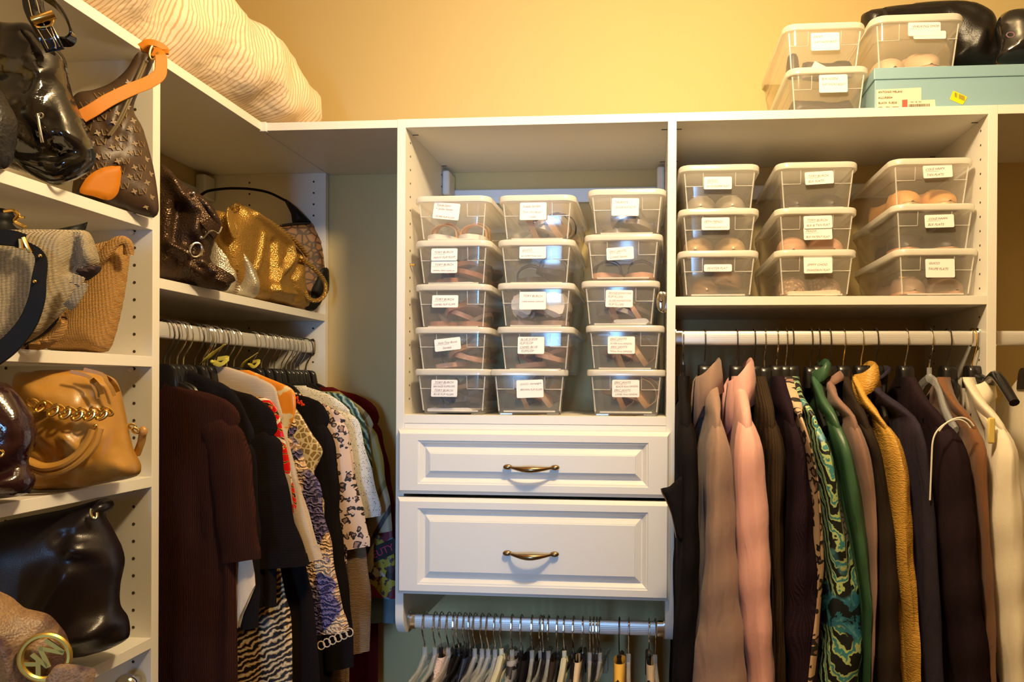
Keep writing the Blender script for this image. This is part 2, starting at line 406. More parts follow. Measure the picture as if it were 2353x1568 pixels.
# ------------------------------------------------------------------ hanging rods
def oval(n=20, a=0.0075, b=0.0165):
    out = []
    for i in range(n):
        t = 2 * PI * i / n; c, s_ = math.cos(t), math.sin(t)
        out.append((a * math.copysign(abs(c) ** .6, c), b * math.copysign(abs(s_) ** .75, s_)))
    return out
def rod(label, p0, p1):
    t = thing('clothes_rod', label, 'clothes rod', p0)
    d = Vector(p1) - Vector(p0); L = d.length; d.normalize(); side = d.cross(Vector((0, 0, 1)))
    ov = oval(28)
    mk = lambda s0, s1, k: MB().grid([[tuple(d * s + side * (a * k) + Vector((0, 0, b * k))) for a, b in ov] for s in (s0, s1)], closed=True, cap=True)
    mk(0.004, L - 0.004, 1.0).build('tube', m_rod, t)
    for s0 in (0.0, L - 0.0165):
        mk(s0, s0 + 0.0165, 1.13).build('end_socket', m_chrome, t)
    for s0 in (0.0, L - 0.003): mk(s0, s0 + 0.003, 1.4).build('end_flange', m_chrome, t)
    return t
ZR = 1.690
YROD, XROD = 0.040, -0.365
ZR = at_y(1900, 777.5, YROD).z
ZL = at_x(722, 799, XROD).z
rod('ribbed silver clothes rod under the shelf of shoe boxes at right', (Xd, YROD, ZR), (Xe, YROD, ZR))
rod('ribbed silver clothes rod under the corner handbag shelf at left', (XROD, YL1, ZL), (XROD, YF_, ZL))
YLOW = 0.040; ZLOW = at_y(1226, 1436, YLOW).z
rod('ribbed silver low clothes rod below the two drawers', (Xb, YLOW, ZLOW), (Xc, YLOW, ZLOW))
# ball ended chrome valet hook on the centre right stile, chrome robe hook under left shelves
vh = thing('valet_hook', 'polished chrome oval hook plate beside the clear boxes near right stile', 'hook', at_y(1519, 693, 0.02))
vp = vh.location
MB().ball((0, 0, 0), .011, .004, .0235, 20, 12).build('plate', m_chrome, vh)
MB().ball((.006, .012, 0), .017, .004, .0245, 20, 12).build('back_plate', m_chrome, vh)
MB().ball((0, -.005, 0), .0035, .002, .0035).build('screw', m_dwire, vh)
kb = thing('chrome_knob', 'round chrome rod knob below the lowest handbag shelf', 'knob', at_plane(290, 1576, Vector((XF - .03, YL0 - .03, 1)), Vector((0, -1, 0))))
MB().ball((0, 0, 0), .021, .016, .021, 20, 12).build('ball', m_chrome, kb)
MB().tube([(0, .0, 0), (0, .029, 0)], .009, 14).build('stem', m_chrome, kb)
pn = thing('shelf_peg', 'brass shelf peg in left cubby side beside clear boxes', 'peg', (Xb, .0353, at_y(945, 609, .0353).z))
MB().tube([(0, 0, 0), (.012, 0, 0)], .0025, 10).build('pin', m_gold, pn)

# ------------------------------------------------------------------ clear shoe boxes
def rrect(w, l, r, z, y0=0.0, k=5):
    pts = []
    for cx_, cy_, a0 in ((w / 2 - r, y0 + r, -PI / 2), (w / 2 - r, y0 + l - r, 0), (-w / 2 + r, y0 + l - r, PI / 2), (-w / 2 + r, y0 + r, PI)):
        for i in range(k + 1):
            a = a0 + PI / 2 * i / k; pts.append((cx_ + r * math.cos(a), cy_ + r * math.sin(a), z))
    return pts
BH = 0.107
def make_box():
    rows = [rrect(.120, .27, .010, .004, .033), rrect(.146, .296, .018, .004, .020), rrect(.150, .302, .022, .009, .017), rrect(.160, .316, .022, .062, .010), rrect(.163, .319, .022, .0625, .0085), rrect(.166, .324, .022, .095, .006), rrect(.172, .330, .024, .096, .003)]
    b = MB().grid(rows, closed=True); n = len(rows[0]); b.f.append(tuple(range(n)))
    for x in (-.055, .055): b.box(x - .014, x + .014, .03, .06, 0, .004).box(x - .014, x + .014, .27, .30, 0, .004)
    body = b.build('body', m_tub)
    rows = [rrect(.176, .336, .026, .0925, .001), rrect(.182, .341, .028, .094, -.001), rrect(.183, .342, .028, .1035, -.0015), rrect(.179, .338, .026, .107, .0005), rrect(.172, .331, .022, .107, .004), rrect(.170, .329, .022, .1045, .005), rrect(.08, .20, .01, .1045, .07)]
    l = MB().grid(rows, closed=True); n = len(rows[0]); o = len(l.v) - n; l.f.append(tuple(range(o, o + n)))
    lid = l.build('lid', m_lid)
    r = MB(); yf = lambda z: .0105 - (z - .06) * .12 + .0005
    for s_ in (-1, 1):
        P = [(s_ * .076, yf(.061) - .0008, .061), (s_ * .036, yf(.061) - .0015, .061), (s_ * .036, yf(.09) - .0015, .091)]
        r.tube(P, .0010, 6)
    for s_ in (-1, 1):
        r.tube([(s_ * .0705, .0185, .010), (s_ * .078, .0095, .090)], .0016, 6)
    r.tube([(-.060, .0168, .009), (.060, .0168, .009)], .0018, 6)
    rid = r.build('ridge', m_ridge)
    return body, lid, rid
_bx = None
def shoe_box(label, cxp, ytop, Y, texts, lab=(0.0, 0.075, 0.0, 1), yaw=0.0, scale=1.0, group=None, zbase=None):
    global _bx
    p = at_y(cxp, ytop, Y); zb = zbase if zbase is not None else p.z - BH * scale
    t = thing('shoe_box', label, 'storage box', (p.x, Y, zb), yaw, group); t.scale = (scale,) * 3
    if _bx is None:
        _bx = make_box()
        for o in _bx: o.parent = t
    else:
        for o in _bx: c = o.copy(); C.objects.link(c); c.parent = t
    k = 0
    for (lx, lz, rot, lines) in texts:
        hgt = .0125 * max(1, len(lines)) + .004 if len(lines) < 4 else .0092 * len(lines) + .003
        wd = .062; k += 1
        M_ = Matrix.Translation((lx, .0028 - .0006 * k, lz)) @ Matrix.Rotation(rot, 4, 'Y') @ Matrix.Rotation(PI / 2 - 0.10, 4, 'X')
        q = MB(); r_ = .003; pts = []
        for cx_, cy_, a0 in ((wd / 2 - r_, hgt / 2 - r_, 0), (-wd / 2 + r_, hgt / 2 - r_, PI / 2), (-wd / 2 + r_, -hgt / 2 + r_, PI), (wd / 2 - r_, -hgt / 2 + r_, 1.5 * PI)):
            for i in range(4): a = a0 + PI / 2 * i / 3; pts.append((cx_ + r_ * math.cos(a), cy_ + r_ * math.sin(a)))
        n = len(pts); q.add([M_ @ Vector((a, b, 0)) for a, b in pts] + [M_ @ Vector((a, b, .0004)) for a, b in pts], [(i, (i + 1) % n, n + (i + 1) % n, n + i) for i in range(n)] + [tuple(range(n)), tuple(range(n, 2 * n))])
        lb = q.build('paper_label', m_paper, t, smooth=False)
        wr = MB(); step = (hgt - .004) / len(lines); rnd = random.Random(sum(map(ord, label)) + k)
        for i, ln in enumerate(lines):
            if not ln: continue
            sz = min(.0072, step * .82, .098 / max(6, len(ln)))
            add_text(wr, ln, sz, M_ @ Matrix.Translation((-wd / 2 + .004 + rnd.uniform(0, .004), hgt / 2 - .002 - step * (i + .78), .0006)) @ Matrix.Rotation(rnd.uniform(-.03, .03), 4, 'Z'), shear=.35, thin=-.004, fit=wd - .010)
            if i % 2 == 0 and len(lines) != 3 and len(ln) > 4: wr.add([M_ @ Vector(v) for v in ((-wd / 2 + .004, hgt / 2 - .002 - step * (i + .95), .0007), (-wd / 2 + .034, hgt / 2 - .002 - step * (i + .93), .0007), (-wd / 2 + .034, hgt / 2 - .0024 - step * (i + .93), .0007), (-wd / 2 + .004, hgt / 2 - .0024 - step * (i + .95), .0007))], [(0, 1, 2, 3)])
        wr.build('writing', m_ink, lb, smooth=False)
    return t
def out_sole(t, side=1):
    return lerp([(0, .004), (.02, .018), (.08, .026), (.3, .027), (.45, .025), (.62, .033), (.75, .037), (.88, .031), (.96, .019), (1, .003)], t)
def sole_poly(L, k=18, wob=.006, s=1):
    P = []
    ts = [i / k for i in range(k + 1)]
    for t_ in ts: P.append((s * (wob * math.sin(t_ * PI * 1.2)) + out_sole(t_), -L / 2 + L * t_))
    for t_ in reversed(ts): P.append((s * (wob * math.sin(t_ * PI * 1.2)) - out_sole(t_), -L / 2 + L * t_))
    return P
SHOE = {}
def shoe_mesh(kind, s=1):
    L = .235
    if kind == 'flip':
        so = MB().prism(sole_poly(L, s=s), 0, .011, lambda a, b, y: (a, -b, y))
        st = MB()
        for q in (-1, 1):
            st.ribbon(smoothpath([(s * .006, -.070, .012), (q * .013, -.052, .026), (q * .030, -.015, .036), (q * .029, .01, .012)], 4), (0, .4, 1), .010, .002)
        return [('sole', so), ('strap', st)]
    if kind == 'wedge':
        P = sole_poly(L, s=s); n = len(P)
        so = MB().add([(a, -b, 0) for a, b in P] + [(a, -b, .012 + max(0, (-b + .02)) * .22) for a, b in P], [(i, (i + 1) % n, n + (i + 1) % n, n + i) for i in range(n)] + [tuple(range(n)), tuple(range(n, 2 * n))])
        st = MB()
        for yy, hh in ((-.06, .045), (-.03, .055)):
            st.ribbon(smoothpath([(-.033, yy, .008), (-.028, yy, hh * .75), (0, yy, hh), (.028, yy, hh * .75), (.033, yy, .008)], 4), (0, 1, 0), .016, .002)
        return [('sole', so), ('strap', st)]
    # closed flat: upper grid
    so = MB().prism(sole_poly(L, s=s), 0, .006, lambda a, b, y: (a, -b, y))
    up = MB(); rows = []
    for i in range(23):
        t_ = i / 22; wv = out_sole(min(.995, max(.012, t_))) * 1.0; y = L / 2 - L * t_; cxo = s * .006 * math.sin(t_ * PI * 1.2)
        toe = max(0, min(1, (t_ - .60) / .06)); H = lerp([(0, .052), (.25, .036), (.5, .032), (.62, .044), (.75, .042), (.9, .030), (1, .008)], t_)
        row = []
        for j in range(15):
            ph = PI * j / 14; x = wv * math.cos(ph); z = H * math.sin(ph) ** .75
            side = abs(math.cos(ph)) > .52
            if toe < 1 and not side: z = (.010) * (1 - toe) + z * toe; 
            if toe < 1 and side and t_ > .02: z = H * (math.sin(ph) ** .55) * (1 if toe == 0 else 1); x = wv * math.copysign(max(abs(math.cos(ph)), .80), math.cos(ph)) * (1 - toe) + x * toe
            row.append((x + cxo, y, .006 + z))
        rows.append(row)
    for e_, idx in ((1, 22), (-1, 0)):
        pt = (sum(p[0] for p in rows[idx if e_ == 1 else 0]) / 15, rows[idx if e_ == 1 else 0][0][1] - e_ * .001, .009)
        rows = rows + [[pt] * 15] if e_ == 1 else [[pt] * 15] + rows
    up.grid(rows)
    parts = [('sole', so), ('upper', up)]
    if kind == 'buckle':
        parts.append(('buckle', MB().tube(smoothpath([(-.014, -.052, .046), (.014, -.052, .046), (.014, -.066, .043), (-.014, -.066, .043)], 3, True), .0022, 6, closed=True)))
    return parts
def shoe(kind, label, box, x, y, rz, rx=0, ry=0, cols=(), z=.006, s=1, group=None):
    names = {'flip': 'flip_flop', 'wedge': 'sandal', 'flat': 'ballet_flat', 'buckle': 'ballet_flat'}
    key = (kind, s)
    M_ = box.matrix_basis @ Matrix.Translation((x, y, z)) @ Matrix.Rotation(rz, 4, 'Z') @ Matrix.Rotation(ry, 4, 'Y') @ Matrix.Rotation(rx, 4, 'X')
    t = thing(names[kind], label, 'shoe', group=group)
    t.matrix_basis = M_
    if key not in SHOE:
        SHOE[key] = [mb.build(n, m_blk, t) for n, mb in shoe_mesh(kind, s)]; obs = SHOE[key]
    else:
        obs = []
        for o in SHOE[key]: c = o.copy(); C.objects.link(c); c.parent = t; obs.append(c)
    for i, o in enumerate(obs):
        o.material_slots[0].link = 'OBJECT'; o.material_slots[0].material = cols[min(i, len(cols) - 1)]
    return t
mm = lambda n, c, r=.5, me=0.0: plain(n, c, r, me)
s_brown = mm('brown_sole', (.34, .13, .065), .6); s_cork = mm('cork_sole', (.58, .34, .17), .7); s_dk = mm('dark_shoe', (.03, .022, .025), .45)
s_navy = mm('navy_shoe', (.02, .03, .07), .4); s_cream = mm('cream_sole', (.80, .72, .60), .6); s_gold = mm('metallic_champagne', (.75, .52, .30), .3, .6)
s_silv = mm('silver_shoe', (.55, .50, .44), .35, .7); s_tan = mm('tan_shoe', (.70, .35, .12), .5); s_taupe = mm('taupe_shoe', (.28, .18, .14), .5)
s_bronze = mm('bronze_shoe', (.28, .16, .09), .3, .5); s_nude = mm('nude_insole', (.58, .31, .20), .6); s_white = mm('white_bag_cloth', (.85, .82, .78), .8)
def snakeskin():
    t = NT('snakeskin'); v = t.vor(t.co(), 120); t.set(t.ramp(v[0], [(.2, (.45, .30, .20)), (.5, (.20, .12, .08))]), .5); return t.m
s_snake = snakeskin()
def dustbag(box, label, x, y, z, w_, l_, h_, col=None):
    t = thing('dust_bag', label, 'cloth bag'); t.matrix_basis = box.matrix_basis @ Matrix.Translation((x, y, z))
    rows = []
    for i in range(9):
        v = i / 8; rows.append([((w_ / 2) * (1 - .1 * math.cos(v * 9)) * (abs(math.cos(2 * PI * j / 16)) ** .6) * math.copysign(1, math.cos(2 * PI * j / 16)), l_ * v, h_ / 2 + h_ / 2 * math.sin(2 * PI * j / 16) * (.7 + .3 * math.sin(v * 14 + j))) for j in range(16)])
    MB().grid(rows, closed=True, cap=True).build('folded_cloth', col or cloth('dust_bag_cloth', (.80, .74, .66)), t)
    return t
Yb = .004
T1 = lambda *l: [(0, .075, 0, l)]
B = {}
def pair(kind, desc, b, cols, g, mode='flat', **k):
    """two shoes in a box"""
    if mode == 'flat':
        shoe(kind, desc + ', left one', B[b], -.038, .142, random.uniform(-.1, .1), cols=cols, s=1, group=g, z=.012)
        shoe(kind, desc + ', right one', B[b], .038, .142, random.uniform(-.1, .1), cols=cols, s=-1, group=g, z=.012)
    elif mode == 'stack':
        shoe(kind, desc + ', lower one', B[b], -.030, .150, .10, ry=-.12, cols=cols, s=1, group=g, z=.014)
        shoe(kind, desc + ', upper one', B[b], .028, .145, -.06, ry=.22, cols=cols, s=-1, group=g, z=.034)
    elif mode == 'edge':
        shoe(kind, desc + ', leaning left', B[b], -.030, .150, .05, ry=1.15, cols=cols, s=1, group=g, z=.044)
        shoe(kind, desc + ', leaning right', B[b], .030, .150, -.05, ry=1.0, cols=cols, s=-1, group=g, z=.044)
col_names = [
 ('a1', 1037, 450, 'left stack, topmost clear box, white and tan sandals inside', [(-.012, .072, .1, ('Suede Satin', '+ Spider Sandal', '', 'SILVER FLIP FLOPS'))], 'wedge', 'sandal with cream sole in topmost left stack box', (s_cream, s_tan), 'flat'),
 ('a2', 1038, 552, 'left stack, second clear box from top with two labels', [(-.018, .074, .0, ('TORY BURCH', 'NAVY FLIP FLOP')), (-.018, .045, .0, ('TORY BURCH', 'ANIMAL PRINT FLIPFLOP'))], 'flip', 'navy flip flop in second box of left stack', (s_brown, s_navy), 'stack'),
 ('a3', 1037, 653, 'left stack, middle clear box with camel flip flops', [(-.015, .067, .0, ('TORY BURCH', 'CAMEL FLIP FLOPS'))], 'flip', 'camel flip flop in middle box of left stack', (s_brown, s_taupe), 'flat'),
 ('a4', 1036, 752, 'left stack, fourth clear box with tilted script label', [(-.008, .067, -.11, ('Gold Tory Burch', '      Sandals'))], 'flip', 'tan soled sandal in fourth box of left stack', (s_nude, s_dk), 'stack'),
 ('a5', 1036, 851, 'left stack, bottom clear box on shelf with folded white cloth', [(-.016, .062, .0, ('TORY BURCH', 'BRONZE FLIPFLOPS', 'TORY BURCH', 'BLUE FLIP FLOPS'))], 'flip', 'bronze flip flop in bottom box of left stack', (s_dk, s_navy), 'stack'),
 ('b1', 1232, 448, 'middle stack, topmost clear box with olive suede sandals', [(-.007, .070, .0, ('Suede Sandals', 'Tory - Dry Brush', '              Cobbler'))], 'wedge', 'dark suede sandal in topmost middle stack box', (s_cork, s_dk), 'edge'),
 ('b2', 1230, 550, 'middle stack, second clear box with black sandals', [(-.006, .077, .0, ('GUCCI', 'BLK PATENT Flower Sandal'))], 'wedge', 'black patent sandal in second middle stack box', (s_dk, s_dk), 'stack'),
 ('b3', 1229, 650, 'middle stack, centre clear box with white dust bags', [(-.005, .066, .0, ('TORY BURCH', 'SUEDE SANDAL FLIPFLOPS', ''))], 'flip', 'suede sandal flip flop under white dust bags', (s_taupe, s_bronze), 'flat'),
 ('b4', 1228, 751, 'middle stack, fourth clear box with blue and camel flip flops', [(-.008, .064, .0, ('BLUE SUEDE', 'FLIP FLOP', 'CAMEL BLUE', 'FLIPFLOP'))], 'flip', 'camel blue flip flop in fourth middle stack box', (s_nude, s_brown), 'stack'),
 ('b5', 1216, 849, 'middle stack, bottom clear box turned slightly on the shelf', [(.002, .062, -.04, ('GUCCI  champagne', 'BROWN FLIP FLOPS', ''))], 'flip', 'brown flip flop on edge in bottom middle stack box', (s_cork, s_dk), 'edge'),
 ('c1', 1440, 434, 'right stack, topmost clear box with silver beaded flip flops', [(-.003, .066, .02, ('TALBOTS', 'SILVER FLIP FLOP', ''))], 'flip', 'silver flip flop in topmost right stack box', (s_silv, s_silv), 'stack'),
 ('c2', 1431, 538, 'right stack, second clear box with navy strappy sandals', [(-.006, .063, -.05, ('ERIC JAVITS', 'Linked Sandal'))], 'wedge', 'navy strappy sandal in second right stack box', (s_nude, s_navy), 'flat'),
 ('c3', 1425, 645, 'right stack, middle clear box with rhinestone flip flops', [(-.002, .066, .02, ('BRONZE RHINESTONE', 'FLIP FLOPS', 'SILVER RHINESTONE', 'FLIP FLOPS'))], 'flip', 'rhinestone flip flop in middle right stack box', (s_nude, s_silv), 'edge'),
 ('c4', 1436, 748, 'right stack, fourth clear box with silver and white sandals', [(-.008, .062, .0, ('ERIC JAVITS', 'SILVER Knot SANDAL', 'ERIC JAVITS', 'White Knot SANDAL'))], 'wedge', 'silver knot sandal in fourth right stack box', (s_cork, s_brown), 'edge'),
 ('c5', 1438, 849, 'right stack, bottom clear box on shelf with tan knot sandals', [(.0, .064, .0, ('ERIC JAVITS', 'BLACK Knot SANDAL', 'ERIC JAVITS', 'CAMEL Knot SANDAL'))], 'wedge', 'camel knot sandal in bottom right stack box', (s_tan, s_tan), 'edge'),
]
for key, cxp, yt, lab, texts, kind, sl, cols, mode in col_names:
    zb = 1.4943 if key[1] == '5' else None
    yw = {'b5': .12, 'c2': -.03, 'c4': .02}.get(key, 0)
    B[key] = shoe_box(lab + ' in the drawer tower', cxp, yt, Yb if key != 'b5' else .012, texts, yaw=yw, group='clear shoe boxes in the drawer tower', zbase=zb)
    pair(kind, sl, key, cols, 'shoes inside the drawer tower boxes', mode)
for key, cols in (('a2', (s_brown, s_dk)), ('a3', (s_nude, s_brown)), ('a4', (s_cork, s_dk)), ('a5', (s_taupe, s_dk)), ('b1', (s_cream, s_taupe)), ('b3', (s_bronze, s_dk)), ('b4', (s_cork, s_navy)), ('b5', (s_tan, s_dk)), ('c1', (s_silv, s_silv)), ('c3', (s_cream, s_nude)), ('c4', (s_nude, s_navy)), ('c5', (s_cork, s_tan))):
    nm = '%s %s stack box' % (('topmost', 'second', 'third', 'fourth', 'bottom')[int(key[1]) - 1], dict(a='left', b='middle', c='right')[key[0]])
    for q in (0, 1):
        shoe('flip', 'loose crossed flip flop on the %s side of %s' % (('left', 'right')[q], nm), B[key], (-.018, .020)[q], .165, (.35, -.30)[q] + random.uniform(-.1, .1), ry=(.35, -.45)[q], rx=.04, cols=cols, z=(.040, .052)[q], s=1 - 2 * q, group='shoes inside the drawer tower boxes')
rb = [
 ('d1', 1654, 378, 'left pile above the rod, top clear box, silver flats inside', [(-.004, .066, .01, ('GUCCI', 'GUCCISSIMA FLAT'))], 'buckle', 'pewter ballet flat in top box of left pile', (s_cream, s_silv), 'flat'),
 ('d2', 1653, 479, 'left pile above the rod, middle clear box, champagne flats inside', [(-.008, .073, .0, ('SETH MENDI', 'CHAMPAGNE LAME FLATS'))], 'flat', 'champagne ballet flat in middle box of left pile', (s_gold, s_gold), 'flat'),
 ('d3', 1652, 584, 'left pile above the rod, bottom clear box, pewter flats inside', [(-.002, .068, .0, ('PEWTER FLAT',))], 'flat', 'pewter bow flat in bottom box of left pile', (s_bronze, s_bronze), 'stack'),
 ('e1', 1880, 372, 'centre pile above the rod, top clear box, black flats inside', [(.003, .072, -.05, ('TORY BURCH', 'BLK FLATS'))], 'flat', 'black ballet flat in top box of centre pile', (s_dk, s_dk), 'flat'),
 ('e2', 1878, 477, 'centre pile above the rod, middle clear box with two labels', [(.002, .075, -.02, ('TORY BURCH', 'BLK & TAN FLAT')), (.002, .050, -.02, ('PRADA', 'BLK PATENT FLAT'))], 'flat', 'black and tan flat in middle box of centre pile', (s_nude, s_nude), 'flat'),
 ('e3', 1877, 581, 'centre pile above the rod, bottom clear box, snakeskin flats inside', [(.003, .075, -.01, ('', 'JIMMY CHOO', 'SNAKESKIN FLAT'))], 'flat', 'snakeskin ballet flat in bottom box of centre pile', (s_snake, s_snake), 'flat'),
 ('f1', 2145, 363, 'right pile by the upright, top clear box, tan flats inside', [(.010, .078, -.04, ('COLE HAAN', 'TAN FLATS'))], 'buckle', 'tan ballet flat with gold trim in top right pile box', (s_gold, s_tan, m_gold), 'flat'),
 ('f2', 2151, 468, 'right pile by the upright, middle clear box, black flats inside', [(.008, .069, -.02, ('COLE HAAN', 'BLK FLATS'))], 'flat', 'black ballet flat in middle right pile box', (s_nude, s_dk), 'flat'),
 ('f3', 2157, 573, 'right pile by the upright, bottom clear box, taupe flats inside', [(.004, .064, .0, ('GUCCI', 'TAUPE FLATS', ''))], 'buckle', 'taupe ballet flat with gold bit in bottom right pile box', (s_nude, s_taupe, m_gold), 'flat'),
]
for key, cxp, yt, lab, texts, kind, sl, cols, mode in rb:
    B[key] = shoe_box(lab, cxp, yt, .028, texts, group='clear shoe boxes above the right rod', zbase=1.7665 if key[1] == '3' else None, scale=1.02)
    pair(kind, sl, key, cols, 'flats inside the boxes above the right rod', mode)
def tcy(lbl, cxp, yt, Y, texts, sc, zb=None): return shoe_box(lbl, cxp, yt, Y, texts, group='clear boxes on top of the closet', scale=sc, zbase=zb)
B['g2'] = tcy('lower clear box on top of the closet beside blue carton', 1905, 155, .035, [(.010, .070, .0, ('BLK SUEDE', 'FLAT SHORT BOOT', ''))], 1.02, Z0)
B['g1'] = tcy('upper clear box on top of the closet, dark boots inside', 1897, 52, .032, [(.000, .066, .0, ('DKNY', 'FLAT SHORT BOOT', ''))], 1.02)
dustbag(B['a5'], 'white folded cloth lining bottom box of left stack', -.01, .025, .006, .12, .24, .012)
dustbag(B['a2'], 'pale tissue cloth in second box of left stack', .0, .025, .006, .11, .24, .009, cloth('tissue', (.55, .60, .58)))
dustbag(B['b3'], 'white dust bag standing left in centre box', -.038, .04, .030, .055, .10, .062)
dustbag(B['b3'], 'white dust bag standing right in centre box', .038, .035, .030, .060, .12, .066)
dustbag(B['e3'], 'pale pink folded cloth under snakeskin flats', .0, .022, .005, .13, .22, .018, cloth('pink_lining', (.85, .60, .48)))
dustbag(B['d1'], 'cream folded cloth under silver flats', -.01, .022, .005, .12, .20, .009)
dustbag(B['c3'], 'crumpled grey cloth around rhinestone flip flops', .025, .022, .006, .09, .2, .02, cloth('grey_tissue', (.55, .55, .58)))

# ------------------------------------------------------------------ puffed outline meshes (bags, boots, pillows)
class Plane:
    """vertical plane through world point A with horizontal direction d"""
    def __init__(s, A, ang):
        s.A = Vector((A[0], A[1], 0)); s.d = Vector((math.cos(ang), math.sin(ang), 0)); s.n = Vector((math.sin(ang), -math.cos(ang), 0))
    def sz(s, px, py): p = at_plane(px, py, s.A, s.n); return ((p - s.A).dot(s.d), p.z)
    def w(s, a, z, t=0.0): return s.A + s.d * a + s.n * t + Vector((0, 0, z))
    def p(s, px, py, t=0.0):
        p = at_plane(px, py, s.A + s.n * t, s.n); return p
def segd(p, a, b):
    ax, ay = a; bx, by = b; dx, dy = bx - ax, by - ay; l2 = dx * dx + dy * dy
    t = 0 if l2 == 0 else max(0, min(1, ((p[0] - ax) * dx + (p[1] - ay) * dy) / l2))
    return math.hypot(p[0] - ax - t * dx, p[1] - ay - t * dy)
def inside(p, P):
    c = False; j = len(P) - 1
    for i in range(len(P)):
        if (P[i][1] > p[1]) != (P[j][1] > p[1]) and p[0] < (P[j][0] - P[i][0]) * (p[1] - P[i][1]) / (P[j][1] - P[i][1]) + P[i][0]: c = not c
        j = i
    return c
def puff(mb, pl, px_out, T, R=None, step=0.007, relief=None, t0=0.0, smooth_k=5, back=None, power=.5, flat2d=None):
    """outline (pixels of the photo, or plane coords via flat2d) inflated to +-T about the plane; T front thickness"""
    P2 = flat2d if flat2d else [pl.sz(*q) for q in px_out]
    P = [(v.x, v.y) for v in smoothpath([(a, b, 0) for a, b in P2], smooth_k, True)]
    # resample edge
    Q = [P[0]]
    for p in P[1:]:
        if math.hypot(p[0] - Q[-1][0], p[1] - Q[-1][1]) > step * .6: Q.append(p)
    P = Q; n = len(P)
    xs = [p[0] for p in P]; ys = [p[1] for p in P]
    pts = [Vector(p) for p in P]; y = min(ys) + step / 2; row = 0
    while y < max(ys):
        x = min(xs) + (step / 2 if row % 2 else 0)
        while x < max(xs):
            if inside((x, y), P) and min(segd((x, y), P[i - 1], P[i]) for i in range(n)) > step * .45: pts.append(Vector((x, y)))
            x += step
        y += step * .87; row += 1
    vs, _, fs, _, _, _ = delaunay_2d_cdt(pts, [], [list(range(n))], 1, 1e-6)
    R = R or T * 1.3; back = T if back is None else back
    dist = [min(segd((v[0], v[1]), P[i - 1], P[i]) for i in range(n)) for v in vs]
    def thick(d, TT): k = min(d / R, 1); return TT * max(0.0, 1 - (1 - k) ** 2) ** power
    F = []; Bk = []
    for v, d in zip(vs, dist):
        t = thick(d, T)
        if relief: t += relief(v[0], v[1]) * min(1, d / (R * .5))
        F.append(pl.w(v[0], v[1], t0 + t)); Bk.append(pl.w(v[0], v[1], t0 - thick(d, back)))
    m_ = len(vs); merged = {}
    allv = F + Bk; fcs = []
    idx = list(range(2 * m_))
    for i, d in enumerate(dist):
        if d < 1e-5: idx[m_ + i] = i
    for f in fs:
        fcs.append(tuple(f)); g = tuple(idx[m_ + i] for i in reversed(f)); fcs.append(g)
    used = sorted({i for f in fcs for i in f}); rm = {o: k for k, o in enumerate(used)}
    mb.add([allv[i] for i in used], [tuple(rm[i] for i in f) for f in fcs])
    return mb
def creases(pl, lines, amp=.008, wid=.012, px=True, ns=.003, nf=16, seed=0):
    """relief from fold lines given in pixels: list of (polyline, sign)"""
    L = [([pl.sz(*q) for q in ln] if px else ln, s_) for ln, s_ in lines]
    def f(a, b):
        h = ns * (noise.fractal(Vector((a * nf + seed, b * nf, seed)), 1.0, 2.0, 3))
        for ln, s_ in L:
            d = min(segd((a, b), ln[i], ln[i + 1]) for i in range(len(ln) - 1)); h += s_ * amp * math.exp(-(d / wid) ** 2)
        return h
    return f
# ------------------------------------------------------------------ hangers and garments
def hanger(label, P, rz, hook=None, body=None, W=.20, Wb=.165, htop=.066, tip=.20, blk=(.034, .020), vend=0.0, tilt=0.0, arm=.0065, group=None, neck='block'):
    hook = hook or m_chrome; body = body or m_blk
    t = thing('hanger', label, 'clothes hanger', P, rz, group)
    pts = [(-.0155, 0, .004)] + [(.0205 * math.cos(a) - .001, 0, .020 * math.sin(a) + .002) for a in [PI - PI * .05 - i * PI * .9 / 9 for i in range(10)]]
    pts += [(.0215, 0, -.010), (.017, tilt * .3, -.024), (.006, tilt * .7, -.042), (.001, tilt, -.052), (0, tilt, -htop - .006)]
    MB().tube(smoothpath(pts, 3), .00165, 8).build('hook', hook, t)
    b = MB(); bu, bv = blk
    if neck == 'block':
        rows = []
        for h, k in ((htop, .55), (htop + .004, .82), (htop + .012, .95), (htop + .035, 1.1), (htop + .048, 1.15)):
            rows.append([(bu * k * math.copysign(abs(math.cos(a)) ** .5, math.cos(a)), tilt + bv * (.8 + .2 * k) * math.copysign(abs(math.sin(a)) ** .5, math.sin(a)), -h) for a in [2 * PI * j / 16 for j in range(16)]])
        b.grid(rows, closed=True, cap=True); h0 = htop + .03
    else:
        b.tube([(0, tilt, -htop), (0, tilt, -htop - .022)], .0055, 8); h0 = htop + .02
    for s_, ww in ((1, W), (-1, Wb)):
        path = smoothpath([(s_ * .004, tilt, -h0 - .004), (s_ * .05, tilt, -h0 - .022), (s_ * ww * .6, tilt + vend * .5, -(h0 + (tip - h0) * .62)), (s_ * ww, tilt + vend, -tip)], 4)
        b.tube(path, arm, 8, flat=1.7, up=(0, 0, 1))
    if neck != 'block':
        b.tube([(-Wb * .75, tilt, -tip * .97), (W * .75, tilt, -tip * .97)], arm * .6, 8)
    b.build('body', body, t)
    return t
